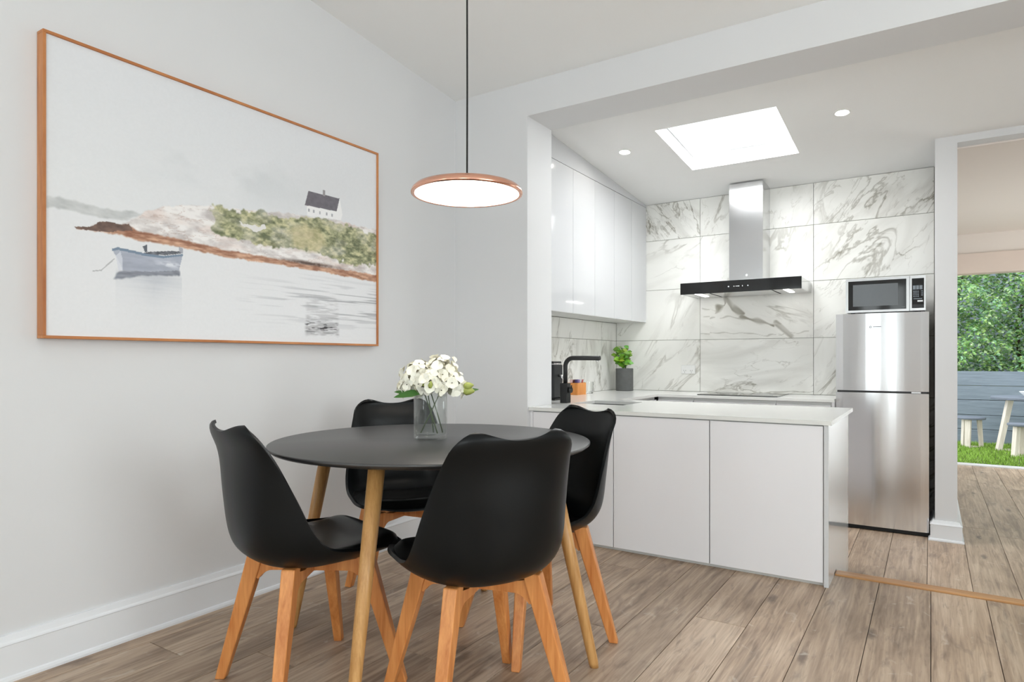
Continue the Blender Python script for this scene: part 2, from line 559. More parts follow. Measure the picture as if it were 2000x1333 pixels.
M['steel2'] = brushed('satin_steel', (0.52, 0.52, 0.525), 0.30, (3, 3, 160), bump=0.0, vary=0.01)
M['darkmetal'] = plain('charcoal_metal', S(44, 45, 47), 0.4, metal=0.4, var=0.04)
M['blackglass'] = plain('black_glass', S(12, 12, 13), 0.06, var=0.02, spec=0.6)
M['black'] = plain('matt_black', S(24, 24, 24), 0.42, var=0.03)
M['rubber'] = plain('black_rubber', S(16, 16, 16), 0.7, var=0.03)
M['copper'] = brushed('copper', (0.86, 0.46, 0.33), 0.2, (40, 40, 40), bump=0.0)
M['cord'] = plain('black_textile_cord', S(20, 20, 20), 0.8, bump=0.3, bscale=1500)
M['white_plastic'] = plain('white_plastic', S(238, 238, 236), 0.35, var=0.01)
M['grey_print'] = plain('grey_print', S(96, 98, 102), 0.4, var=0.02)
M['white_print'] = plain('white_print', S(225, 228, 230), 0.4, var=0.02)
M['window_mesh'] = plain('microwave_window', S(96, 100, 103), 0.18, var=0.04, scale=60)
M['pane'] = pane_mat('window_glass')
M['lamp'] = emit('lamp_diffuser', (1.0, 0.93, 0.82), 9.0)
M['led'] = emit('led_lens', (1.0, 0.95, 0.87), 110.0)
M['hoodled'] = emit('hood_led', (1.0, 0.97, 0.92), 14.0)
PRINT = {
    'HILL': [(0.0,0.4612),(0.0252,0.4671),(0.0557,0.4641),(0.1029,0.4562),(0.1586,0.4572),(0.2123,0.4641),(0.1702,0.4238),(0.1029,0.4208),(0.0505,0.4277),(0.0,0.4228)],
    'SPIT': [(0.0557,0.3736),(0.0867,0.3815),(0.1087,0.4041),(0.1307,0.41),(0.1534,0.4071),(0.1761,0.4179),(0.1819,0.3923),(0.1139,0.3727),(0.0608,0.3677)],
    'ROCK': [(0.0816,0.3697),(0.112,0.4061),(0.1437,0.4002),(0.1663,0.4169),(0.1994,0.4543),(0.2518,0.5025),(0.3146,0.5241),(0.3942,0.5477),(0.4369,0.5516),(0.5036,0.5595),(0.5741,0.5742),(0.5994,0.5811),(0.6505,0.59),(0.7036,0.591),(0.7883,0.6047),(0.8485,0.6077),(0.912,0.5988),(1.0058,0.6047),(1.0058,0.3618),(0.912,0.3687),(0.8181,0.3697),(0.6505,0.3628),(0.5036,0.3658),(0.4155,0.3687),(0.334,0.3707),(0.2589,0.3756),(0.189,0.3805),(0.1405,0.3835)],
    'SHORE': [(0.0583,0.3658),(0.0939,0.3805),(0.1243,0.3904),(0.1663,0.409),(0.1994,0.3933),(0.2589,0.3894),(0.334,0.3854),(0.3942,0.3786),(0.4583,0.3746),(0.5502,0.3717),(0.6505,0.3697),(0.7599,0.3658),(0.8796,0.3668),(1.0058,0.3658),(1.0058,0.3284),(0.8796,0.3343),(0.7599,0.3422),(0.6505,0.3432),(0.5502,0.3441),(0.4583,0.3441),(0.3741,0.351),(0.2958,0.3569),(0.189,0.3618),(0.1405,0.3707),(0.0939,0.3707)],
    'GRASS': [(0.3942,0.5477),(0.4155,0.5516),(0.4583,0.5467),(0.5262,0.5605),(0.5741,0.5674),(0.6246,0.5595),(0.6764,0.5772),(0.7314,0.589),(0.8181,0.5988),(0.8796,0.587),(0.9443,0.5811),(1.0058,0.5851),(1.0058,0.4228),(0.912,0.3972),(0.8485,0.4071),(0.7883,0.4238),(0.7372,0.4267),(0.6505,0.4287),(0.5994,0.4238),(0.5262,0.4228),(0.4583,0.4287),(0.4071,0.4287),(0.3819,0.4513),(0.3987,0.4848),(0.3903,0.5182)],
    'TAN': [(0.6395,0.5241),(0.6926,0.5585),(0.7599,0.5418),(0.7825,0.4779),(0.7372,0.4336),(0.6608,0.4376)],
    'PATCH': [(0.4673,0.5005),(0.5126,0.4975),(0.5502,0.5133),(0.5573,0.4966),(0.5262,0.4789),(0.4854,0.4838)],
    'ROOF': [(0.7081,0.7119),(0.8337,0.7168),(0.8214,0.649),(0.6945,0.6421)],
    'WALL': [(0.7023,0.6431),(0.8214,0.648),(0.835,0.7119),(0.846,0.6411),(0.8395,0.6106),(0.7036,0.5959)],
    'CHIM': [(0.765,0.7365),(0.7735,0.7375),(0.7748,0.7089),(0.7644,0.708)],
    'WIN0': [(0.7074,0.6293),(0.7133,0.6303),(0.7133,0.6155),(0.7074,0.6146)],
    'WIN1': [(0.7256,0.6293),(0.732,0.6303),(0.732,0.6146),(0.7256,0.6146)],
    'WIN2': [(0.7502,0.6303),(0.756,0.6303),(0.756,0.6155),(0.7502,0.6146)],
    'WIN3': [(0.7773,0.6323),(0.7838,0.6332),(0.7838,0.6175),(0.7773,0.6175)],
    'WIN4': [(0.7987,0.6332),(0.8052,0.6332),(0.8052,0.6175),(0.7987,0.6175)],
    'HULL': [(0.1366,0.3137),(0.1482,0.3225),(0.189,0.3186),(0.2168,0.3137),(0.2589,0.3137),(0.3081,0.3324),(0.3055,0.3137),(0.2977,0.2665),(0.2233,0.2488),(0.1612,0.2429),(0.156,0.2635),(0.145,0.293)],
    'RIM': [(0.1359,0.3156),(0.1482,0.3245),(0.189,0.3196),(0.2168,0.3147),(0.2589,0.3156),(0.3087,0.3333),(0.3081,0.3255),(0.2589,0.3068),(0.2168,0.3048),(0.189,0.3097),(0.1502,0.3147),(0.1372,0.3078)],
    'INSIDE': [(0.2045,0.3137),(0.2233,0.3235),(0.2809,0.3392),(0.3016,0.3412),(0.3055,0.3343),(0.2589,0.3176)],
    'ENGINE': [(0.2071,0.3402),(0.2181,0.35),(0.2188,0.3225),(0.2123,0.3196)],
    'STERN': [(0.2971,0.3589),(0.3094,0.354),(0.3081,0.3343),(0.299,0.3363)],
    'PROW': [(0.145,0.293),(0.1553,0.3107),(0.1599,0.2852),(0.1605,0.2429),(0.1508,0.2409)],
    'REFL': [(0.1618,0.2439),(0.2997,0.2675),(0.3003,0.2448),(0.2518,0.2409),(0.2233,0.233),(0.1994,0.2291),(0.1612,0.2124),(0.1405,0.2094),(0.1495,0.236)],
    'HREF': [(0.6984,0.2242),(0.8246,0.2193),(0.8304,0.0354),(0.6984,0.0295)],
    'ROPE': [(0.0939,0.2311),(0.112,0.237),(0.1411,0.2822),(0.143,0.2802),(0.1139,0.233),(0.0939,0.2271)],
}
VEINS = [([(-1.469,1.568),(-1.505,1.496),(-1.564,1.446)],0.014),([(-1.662,1.495),(-1.535,1.46)],0.005),([(-1.461,1.561),(-1.418,1.485),(-1.325,1.433)],0.013),([(-1.332,1.408),(-1.262,1.387),(-1.179,1.359),(-1.09,1.331)],0.012),([(-1.063,1.348),(-1.019,1.309),(-0.946,1.232)],0.013),([(-1.662,1.419),(-1.564,1.405)],0.004),([(-1.52,1.399),(-1.432,1.411),(-1.346,1.393)],0.004),([(-1.684,1.273),(-1.457,1.277),(-1.126,1.248),(-0.816,1.271)],0.003)]
# ================================================================== the setting
XW = -2.535          # left wall of the dining side
YF = 3.255           # dining face of the back wall / kitchen opening
YN = 3.544           # kitchen face of that wall
YB = 5.62            # tiled back wall of the kitchen
KF = -0.135          # kitchen floor level (one step down)
ZC = 0.767           # worktop
RX = 2.6
YG = 8.8             # garden wall of the far room
def dz(y): return 2.69 + 0.0954 * (YF - y)          # raked dining ceiling
def kz(y): return 2.454 + 0.0785 * (YB - y)         # raked kitchen ceiling

floor = struct(box('floor', (-2.7, REAR - 0.15, -0.3), (RX, 3.488, -0.0125), M['subfloor'], bevel=0),
               'grey brown timber look plank floor of the dining side')
floor_k = struct(box('floor_kitchen', (-2.7, 3.49, -0.4), (RX, YG + 0.1, KF - 0.0125), M['subfloor'], bevel=0),
                 'timber look plank floor of the kitchen and hall, one step lower')

def planks(parent, x_first, w, x_lo, x_hi, y_lo, y_hi, ztop, joint):
    n0 = math.floor((x_lo - x_first) / w)
    n1 = math.ceil((x_hi - x_first) / w)
    for n in range(n0, n1):
        xa = max(x_first + n * w, x_lo); xb = min(x_first + (n + 1) * w, x_hi)
        if xb - xa < 0.02:
            continue
        j = joint(n)
        ys = [y_lo]
        y = j - 2.2 * math.ceil((j - y_lo) / 2.2)
        while y < y_hi:
            if y > y_lo + 0.05 and y < y_hi - 0.05:
                ys.append(y)
            y += 2.2
        ys.append(y_hi)
        for a, b in zip(ys[:-1], ys[1:]):
            box('plank', (xa + 0.0012, a + 0.0012, ztop - 0.012), (xb - 0.0012, b - 0.0012, ztop), M['plank'], parent, bevel=0.0009, seg=1)

def jd(n):
    fixed = {-4: 2.62, -12: 1.283, -6: 2.322, -5: 1.36, -3: 1.35, -2: 1.32, -1: 1.45, 0: 1.31, 1: 1.38, -7: 3.05, -8: 1.75, -9: 2.75, -10: 1.45, -11: 2.35}
    return fixed.get(n, (n * 0.83) % 2.2)
planks(floor, 0.0, 0.2026, XW, RX, REAR, 3.486, 0.0, jd)
planks(floor_k, -0.017, 0.1985, -2.47, RX, 3.568, YG, KF, lambda n: 5.2 + ((n * 0.37) % 0.55))

struct(prism('wall_left', [(REAR - 0.15, -0.02), (YF, -0.02), (YF, dz(YF) + 0.06), (REAR - 0.15, dz(REAR) + 0.06)], 'x', -2.7, XW, M['wall']),
       'plain white painted wall behind the large picture')
struct(slab('wall_back', [-2.7, -2.0, RX], [KF - 0.05, 2.488, 2.80], lambda i, j: not (i == 1 and j == 0),
            lambda x, z, s: (x, YF if s == 0 else YN, z), M['wall']), 'white wall with the wide opening into the kitchen')
struct(slab('ceiling', [-2.7, RX], [REAR - 0.15, YF], lambda i, j: True, lambda x, y, s: (x, y, dz(y) + 0.1 * s), M['ceiling']),
       'white raked ceiling above the dining table')
SX, SY = (-1.541, -0.782), (4.131, 4.937)
struct(slab('ceiling_kitchen', [-2.7, SX[0], SX[1], RX], [YN - 0.01, SY[0], SY[1], 5.19, 5.64], lambda i, j: not (i == 1 and j == 1),
            lambda x, y, s: (x, y, kz(y) + 0.1 * s), M['ceiling']), 'white raked kitchen ceiling with a roof window')
struct(box('ceiling_hall', (0.10, 5.19, 2.44), (RX, YG + 0.1, 2.54), M['ceiling_warm'], bevel=0), 'ceiling of the room behind the kitchen')
wkl = struct(box('wall_kitchen_left', (-2.7, YN, KF - 0.05), (-2.484, 5.75, 2.75), M['grout'], bevel=0), 'tiled kitchen wall under the white wall cabinets')
wkb = struct(box('wall_kitchen_back', (-2.484, YB + 0.01, KF - 0.05), (0.023, 5.75, 2.56), M['grout'], bevel=0), 'marble tiled kitchen back wall behind hood and fridge')
struct(slab('wall_partition', [0.023, 0.144, RX], [KF - 0.05, 2.45, 2.62], lambda i, j: not (i == 1 and j == 0),
            lambda x, z, s: (x, 5.07 if s == 0 else 5.19, z), M['wall']), 'white wall end and header between kitchen and hall')
struct(box('wall_hall', (0.023, 5.19, KF - 0.05), (0.144, YG + 0.1, 2.6), M['wall'], bevel=0), 'white wall along the hall')
struct(slab('wall_right', [REAR - 0.15, -0.35, 1.75, 6.2, 8.0, YG + 0.1], [KF - 0.3, 0.2, 0.35, 2.0, 2.35, 3.45], lambda i, j: not ((i == 1 and j in (2, 3)) or (i == 3 and j in (1, 2))),
            lambda y, z, s: (RX if s == 0 else RX + 0.15, y, z), M['wall']), 'white wall on the right with two windows added for light')
xs = sorted({-2.7, RX} | {w[0] for w in WINS} | {w[1] for w in WINS})
zs = [-0.02, 0.25, 0.75, 2.35, 3.40]
def rear_keep(i, j):
    xm = (xs[i] + xs[i + 1]) / 2; zm = (zs[j] + zs[j + 1]) / 2
    return not any(w[0] < xm < w[1] and w[2] < zm < w[3] for w in WINS)
struct(slab('wall_rear', xs, zs, rear_keep, lambda x, z, s: (x, REAR if s == 0 else REAR - 0.15, z), M['wall']), 'white wall with windows behind the photographer')
GD = (0.19, 2.45)
struct(slab('wall_garden', [0.10, GD[0], GD[1], RX], [KF - 0.05, 2.22, 2.62], lambda i, j: not (i == 1 and j == 0),
            lambda x, z, s: (x, YG if s == 0 else YG + 0.14, z), M['ceiling_warm']), 'white wall around the wide garden door')

# windows (frame with pane)
def window(name, label, axis, a0, a1, z0, z1, pos, t=0.05):
    def P3(a, d, z):
        return (a, d, z) if axis == 'x' else (d, a, z)
    lst = []
    for (u0, u1, w0, w1) in ((a0, a1, z0, z0 + t), (a0, a1, z1 - t, z1), (a0, a0 + t, z0 + t, z1 - t), (a1 - t, a1, z0 + t, z1 - t)):
        p, q = P3(u0, pos - 0.03, w0), P3(u1, pos + 0.03, w1)
        lst.append(([min(p[i], q[i]) for i in range(3)], [max(p[i], q[i]) for i in range(3)]))
    fr = struct(boxes(name, lst, M['trim']), label)
    box('pane', P3(a0 + t, pos - 0.004, z0 + t), P3(a1 - t, pos + 0.004, z1 - t), M['pane'], fr, bevel=0)
    return fr
for i, w in enumerate(WINS):
    window('window_%d' % (i + 1), ['small window behind the photographer on the left', 'narrow glazed door leaf behind the photographer, left', 'narrow glazed door leaf behind the photographer, right', 'wide window added behind the photographer on the right for more light'][i],
           'x', w[0], w[1], w[2], w[3], REAR - 0.08, 0.03)  # the last, wide one is invented to widen the room's illumination
window('window_5', 'wide window added in the right wall of the dining side for light', 'y', -0.35, 1.75, 0.35, 2.35, RX + 0.09)  # unseen window, put in as an opening for the side lamp
window('window_7', 'window added in the right wall to light the hall', 'y', 6.2, 8.0, 0.2, 2.0, RX + 0.09)  # unseen window, put in so its lamp can brighten the hall
# roof window: kerb, frame and pane lying in the slope of the ceiling
sk = struct(slab('window_6', [SX[0] - 0.06, SX[0] - 0.003, SX[1] + 0.003, SX[1] + 0.06], [SY[0] - 0.06, SY[0] - 0.003, SY[1] + 0.003, SY[1] + 0.06], lambda i, j: not (i == 1 and j == 1),
                 lambda x, y, s: (x, y, kz(y) + 0.1005 + 0.06 * s), M['ceiling']), 'bright rectangular roof window in the kitchen ceiling')
slab('frame', [SX[0] + 0.001, SX[0] + 0.02, SX[1] - 0.02, SX[1] - 0.001], [SY[0] + 0.001, SY[0] + 0.02, SY[1] - 0.02, SY[1] - 0.001], lambda i, j: not (i == 1 and j == 1),
     lambda x, y, s: (x, y, kz(y) + 0.105 + 0.03 * s), M['trim'], sk)
slab('pane', [SX[0] + 0.021, SX[1] - 0.021], [SY[0] + 0.021, SY[1] - 0.021], lambda i, j: True, lambda x, y, s: (x, y, kz(y) + 0.115 + 0.006 * s), M['pane'], sk)
# garden door: head, jambs, track, one glazed leaf slid to the right
M['head'] = plain('pale_timber_paint', S(226, 208, 196), 0.5, var=0.02)
gd = struct(boxes('door_1', [((GD[0], YG - 0.03, 2.0), (GD[1], YG + 0.15, 2.22)), ((GD[0], YG + 0.0, KF), (GD[0] + 0.035, YG + 0.14, 2.0)),
                             ((GD[1] - 0.035, YG + 0.0, KF), (GD[1], YG + 0.14, 2.0))], M['head']), 'wide sliding garden door, slid open')
boxes('door_track', [((GD[0] + 0.035, YG + 0.005, KF - 0.012), (GD[1] - 0.035, YG + 0.14, KF + 0.012)),
                     ((GD[0] + 0.035, YG + 0.05, KF + 0.012), (GD[1] - 0.035, YG + 0.06, KF + 0.022))], M['trim'], gd)
lf = boxes('door_leaf', [((1.5, YG + 0.07, KF + 0.03), (1.57, YG + 0.11, 1.99)), ((2.34, YG + 0.07, KF + 0.03), (2.41, YG + 0.11, 1.99)),
                         ((1.57, YG + 0.07, KF + 0.03), (2.34, YG + 0.11, KF + 0.12)), ((1.57, YG + 0.07, 1.91), (2.34, YG + 0.11, 1.99))], M['trim'], gd)
box('pane', (1.57, YG + 0.085, KF + 0.12), (2.34, YG + 0.095, 1.91), M['pane'], lf, bevel=0)

# baseboards
BP = [(0, 0), (0.030, 0), (0.030, 0.008), (0.026, 0.016), (0.021, 0.019), (0.021, 0.118), (0.023, 0.121), (0.021, 0.126), (0.016, 0.131), (0.013, 0.140), (0.010, 0.150), (0, 0.150)]
struct(prism('baseboard_left', [(XW + a, b) for a, b in BP], 'y', REAR, YF, M['trim']), 'white moulded baseboard along the left wall')
struct(prism('baseboard_back', [(YF - a, b) for a, b in BP], 'x', XW + 0.031, -2.0, M['trim']), 'white moulded baseboard along the back wall behind the chairs')
def sweep(name, path, prof, mat, label):
    """profile (out, up) swept along a 2D path with outward normals to the right; mitred"""
    n = len(path); v = []; f = []
    for i, p in enumerate(path):
        def nrm(a, b):
            d = Vector((b[0] - a[0], b[1] - a[1])).normalized(); return Vector((d.y, -d.x))
        if i == 0: m = nrm(path[0], path[1])
        elif i == n - 1: m = nrm(path[-2], path[-1])
        else:
            a, b = nrm(path[i - 1], p), nrm(p, path[i + 1]); m = (a + b) / (1 + a.dot(b))
        for o, u in prof:
            v.append((p[0] + m.x * o, p[1] + m.y * o, KF + u))
    k = len(prof)
    for i in range(n - 1):
        for j in range(k):
            f.append((i * k + j, i * k + (j + 1) % k, (i + 1) * k + (j + 1) % k, (i + 1) * k + j))
    f.append(tuple(range(k))); f.append(tuple((n - 1) * k + j for j in range(k)))
    return struct(from_py(name, v, f, mat), label)
sweep('baseboard_partition', [(0.023, 5.40), (0.023, 5.07), (0.144, 5.07), (0.144, YG)], [(a * 1.25, b * 0.87) for a, b in BP], M['trim'], 'white moulded baseboard around the wall end beside the fridge')
struct(prism('baseboard_right', [(RX - a, b) for a, b in BP], 'y', REAR, 3.25, M['trim']), 'white moulded baseboard along the right wall')
# the step down into the kitchen: oak nosing and riser
st = struct(prism('trim_1', [(3.487, -0.012), (3.487, 0.004), (3.492, 0.007), (3.556, 0.007), (3.566, 0.0), (3.566, -0.03), (3.53, -0.03), (3.53, -0.012)], 'x', -0.391, RX, M['oak_strip']),
            'oak nosing strip on the floor edge of the kitchen step')
box('riser', (-0.391, 3.535, KF), (RX, 3.55, -0.03), M['oak_strip'], st, bevel=0)

# wall tiles, one object each
TH = 0.4535
TZ0 = ZC
rows = [(TZ0, 1.2205), (1.2205, 1.673), (1.673, 2.120), (2.120, 2.53)]
cols = [(-2.474, -1.687), (-1.687, -0.783), (-0.783, 0.021)]
G = 0.0016
MB_ = {}
def marble_variant(axis, ang, amt, sc=1.0, attr=False):
    k = (axis, ang, amt, sc, attr)
    if k not in MB_:
        MB_[k] = marble('marble_tile_%d' % len(MB_), axis, math.radians(ang), amt, sc, attr, seed=3.1 * len(MB_))
    return MB_[k]
tile_style = {(0, 0): (50, 0.62, 1.0), (0, 1): (12, 0.42, 0.9), (0, 2): (62, 0.32, 0.8),
              (1, 0): (58, 0.30, 0.8), (1, 1): (-22, 0.22, 0.8), (1, 2): (48, 0.55, 1.1),
              (2, 0): (18, 0.28, 0.9), (2, 1): (66, 0.42, 0.9), (2, 2): (55, 0.40, 0.8),
              (3, 0): (-58, 0.85, 1.15), (3, 1): (70, 0.55, 1.0), (3, 2): (52, 0.72, 1.0)}
def seg_dist(px, pz, a, b):
    ax, az = a; bx, bz = b
    t = np.clip(((px - ax) * (bx - ax) + (pz - az) * (bz - az)) / ((bx - ax) ** 2 + (bz - az) ** 2), 0, 1)
    return np.hypot(px - ax - t * (bx - ax), pz - az - t * (bz - az))
for r, (z0, z1) in enumerate(rows):
    for c, (x0, x1) in enumerate(cols):
        z1c = min(z1, kz(YB) - 0.0015)
        ang, amt, sc = tile_style[(r, c)]
        if (r, c) == (1, 1):
            # the tile under the hood with its bold dark vein
            nx, nz = 180, 90
            gx = np.linspace(x0 + G, x1 - G, nx + 1); gz = np.linspace(z0 + G, z1c - G, nz + 1)
            X, Z = np.meshgrid(gx, gz)
            rng = np.random.RandomState(3)
            wob = np.zeros_like(X)
            for k in range(9):
                fx, fz, ph = rng.uniform(10, 70), rng.uniform(10, 70), rng.uniform(0, 6.3)
                wob += np.sin(fx * X + fz * Z + ph) / 9
            wob2 = np.roll(np.roll(wob, 23, 0), 41, 1)
            A = np.zeros_like(X)
            for pts, wd in VEINS:
                for a, b in zip(pts[:-1], pts[1:]):
                    d = seg_dist(X + 0.022 * wob, Z + 0.022 * np.roll(wob, 17, 1), a, b)
                    A = np.maximum(A, np.clip(1.6 - d / (wd * 1.45 * (0.75 + 1.1 * wob)), 0, 1) * (0.62 + 0.5 * wob2 if wd > 0.01 else 0.4))
            v = [(float(X[j, i]), YB, float(Z[j, i])) for j in range(nz + 1) for i in range(nx + 1)]
            f = [(j * (nx + 1) + i, j * (nx + 1) + i + 1, (j + 1) * (nx + 1) + i + 1, (j + 1) * (nx + 1) + i) for j in range(nz) for i in range(nx)]
            nb = len(v)
            v += [(x0 + G, YB + 0.0095, z0 + G), (x1 - G, YB + 0.0095, z0 + G), (x1 - G, YB + 0.0095, z1c - G), (x0 + G, YB + 0.0095, z1c - G)]
            k00, k10, k11, k01 = 0, nx, nz * (nx + 1) + nx, nz * (nx + 1)
            f += [(nb, nb + 1, nb + 2, nb + 3), (k00, k10, nb + 1, nb), (k10, k11, nb + 2, nb + 1), (k11, k01, nb + 3, nb + 2), (k01, k00, nb, nb + 3)]
            o = from_py('marble_tile', v, f, marble_variant('x', ang, amt, sc, True), wkb, recalc=False)
            at = o.data.attributes.new('vein', 'FLOAT', 'POINT')
            at.data.foreach_set('value', np.concatenate([A.ravel(), np.zeros(4)]).astype(np.float32))
            o['label'] = 'marble tile under the hood with a bold grey vein'
        else:
            box('marble_tile', (x0 + G, YB, z0 + G), (x1 - G, YB + 0.0095, z1c - G), marble_variant('x', ang, amt, sc), wkb, bevel=0.0008, seg=1)
# below the worktop line behind the fridge
for z0, z1 in ((0.314, TZ0), (KF, 0.314)):
    box('marble_tile', (-0.56, YB, z0 + G), (0.021, YB + 0.0095, z1 - G), marble_variant('x', 40, 0.6), wkb, bevel=0.0008, seg=1)
# left wall splashback
ly = [YN + 0.01, 4.39, 5.293, YB - 0.001]
for r, (z0, z1) in enumerate(((TZ0, 1.2205), (1.2205, 1.384))):
    for c in range(3):
        ang, amt = [[(40, 0.5), (80, 0.6), (84, 0.5)], [(60, 0.45), (70, 0.2), (86, 0.55)]][r][c]
        box('marble_tile', (-2.4838, ly[c] + G, z0 + G), (-2.474, ly[c + 1] - G, z1 - G), marble_variant('y', ang, amt), wkl, bevel=0.0008, seg=1)

# ================================================================== kitchen units
def base_unit(x0, x1, label, cat='cabinet', ztop=0.744):
    t = thing('base_cabinet', label, cat, ((x0 + x1) / 2, 3.6, 0.0), 'peninsula cabinets')
    boxes('body', [((x0, 3.30, 0.0), (x1, 3.486, 0.744)), ((x0, 3.486, 0.012), (x1, 3.569, 0.744)), ((x0, 3.569, KF), (x1, 4.09, ztop))], M['carcass'], t)
    box('front_panel', (x0 + 0.002, 3.28, 0.017), (x1 - 0.002, 3.2985, 0.740), M['gloss2'], t, bevel=0.0015)
    box('door', (x0 + 0.002, 4.0915, -0.03), (x1 - 0.002, 4.109, 0.735), M['gloss2'], t, bevel=0.0015)
base_unit(-1.978, -1.463, 'white peninsula cabinet nearest the left, mostly behind the dining chairs', ztop=0.57)
base_unit(-1.462, -0.938, 'white peninsula cabinet in the middle of the three')
base_unit(-0.937, -0.4145, 'white peninsula cabinet at the open right end')
box_f = box('filler_panel', (-1.9985, 3.284, 0.0), (-1.9795, 3.50, 0.744), M['gloss2'], bevel=0.001)
tag(box_f, 'narrow white filler strip between wall and peninsula cabinets', 'panel')
ep = boxes('end_panel', [((-0.413, 3.275, 0.0), (-0.393, 3.485, 0.7455)), ((-0.413, 3.485, 0.012), (-0.393, 3.569, 0.7455)), ((-0.413, 3.569, KF), (-0.393, 4.111, 0.7455))], M['gloss'])
tag(ep, 'glossy white end panel closing the peninsula', 'panel')

for y0, y1, lab in ((4.112, 4.58, 'white base cabinet under the left worktop nearest the sink'), (4.582, 5.03, 'white base cabinet under the left worktop nearest the corner')):
    t = thing('base_cabinet', lab, 'cabinet', (-2.15, (y0 + y1) / 2, KF), 'left base cabinets')
    box('body', (-2.472, y0, KF), (-1.882, y1, 0.744), M['carcass'], t, bevel=0)
    box('door', (-1.8815, y0 + 0.002, KF + 0.11), (-1.863, y1 - 0.002, 0.722), M['gloss2'], t, bevel=0.0015)
bx = [-1.862, -1.567, -0.955, -0.588]
for i, lab in enumerate(('white base cabinet in the back corner left of the cooktop', 'white base drawer unit below the cooktop', 'white base cabinet between cooktop and fridge')):
    x0, x1 = bx[i] + 0.001, bx[i + 1] - 0.001
    t = thing('base_cabinet', lab, 'cabinet', ((x0 + x1) / 2, 5.3, KF), 'back base cabinets')
    box('body', (x0, 5.062, KF), (x1, 5.61, 0.744), M['carcass'], t, bevel=0)
    if i == 1:
        for z0, z1 in ((KF + 0.11, 0.13), (0.135, 0.43), (0.435, 0.722)):
            box('drawer_front', (x0 + 0.002, 5.043, z0), (x1 - 0.002, 5.0615, z1), M['gloss2'], t, bevel=0.0015)
    else:
        box('door', (x0 + 0.002, 5.043, KF + 0.11), (x1 - 0.002, 5.0615, 0.722), M['gloss2'], t, bevel=0.0015)
sp = box('side_panel', (-0.586, 5.043, KF), (-0.570, 5.61, 0.7455), M['gloss2'], bevel=0.001)
tag(sp, 'white panel closing the back cabinets beside the fridge', 'panel')
# one continuous U-shaped worktop with the sink cut out
HX, HY = (-1.935, -1.585), (3.70, 4.03)
wx = [-2.4735, -1.998, HX[0], -1.852, HX[1], -0.570, -0.379]
wy = [3.266, 3.546, HY[0], HY[1], 4.212, 5.028, 5.6195]
def wkeep(i, j):
    x, y = (wx[i] + wx[i + 1]) / 2, (wy[j] + wy[j + 1]) / 2
    if HX[0] < x < HX[1] and HY[0] < y < HY[1]: return False
    if y < 3.546: return x > -1.998
    if y < 4.212: return True
    if y < 5.028: return x < -1.852
    return x < -0.570
wt = slab('worktop', wx, wy, wkeep, lambda x, y, s: (x, y, 0.7465 + (ZC - 0.7465) * s), M['stone'])
bm = bmesh.new(); bm.from_mesh(wt.data); bmesh.ops.dissolve_limit(bm, angle_limit=0.02, verts=bm.verts, edges=bm.edges); bm.to_mesh(wt.data); bm.free()
tag(wt, 'white stone worktop wrapping around the kitchen in a U', 'worktop')
# sink
t = thing('sink', 'dark undermount sink let into the peninsula worktop', 'sink', (-1.76, 3.865, 0.58))
t0 = slab('basin', [HX[0] - 0.012, HX[0] + 0.002, HX[1] - 0.002, HX[1] + 0.012], [HY[0] - 0.012, HY[0] + 0.002, HY[1] - 0.002, HY[1] + 0.012], lambda i, j: True,
          lambda x, y, s: (x, y, (0.7455 if (x < HX[0] or x > HX[1] or y < HY[0] or y > HY[1]) else 0.59) if s else (0.7435 if (x < HX[0] - .005 or x > HX[1] + .005 or y < HY[0] - .005 or y > HY[1] + .005) else 0.585)), M['darkmetal'], t)
lathe('drain', [(0, 0.5925), (0.03, 0.5925), (0.034, 0.5905)], M['steel'], t, c=(-1.76, 3.865, 0), seg=24)

# wall cabinets: four doors, filler above up to the raked ceiling
wy_ = [3.82, 4.182, 4.546, 4.91, 5.274, 5.6185]
FX = -2.18
labs = ['white glossy wall cabinet partly hidden by the wall end', 'white glossy wall cabinet, second from the wall end', 'white glossy wall cabinet in the middle of the row', 'white glossy wall cabinet, second from the back wall', 'white glossy wall cabinet against the tiled back wall']
for i in range(5):
    y0, y1 = wy_[i] + 0.0005, wy_[i + 1] - 0.0005
    t = thing('wall_cabinet', labs[i], 'cabinet', (-2.33, (y0 + y1) / 2, 1.386), 'wall cabinets')
    box('body', (-2.4735, y0, 1.386), (FX - 0.0195, y1, 2.432), M['carcass'], t, bevel=0)
    box('door', (FX - 0.019, y0 + 0.0008, 1.384), (FX, y1 - 0.0008, 2.430), M['gloss'], t, bevel=0.0008)
fl = prism('filler_panel', [(3.56, 2.4335), (5.6185, 2.4335), (5.6185, kz(5.6185) - 0.001), (3.56, kz(3.56) - 0.001)], 'x', FX - 0.0185, FX - 0.0005, M['gloss'])
tag(fl, 'white filler panel between wall cabinets and kitchen ceiling', 'panel')

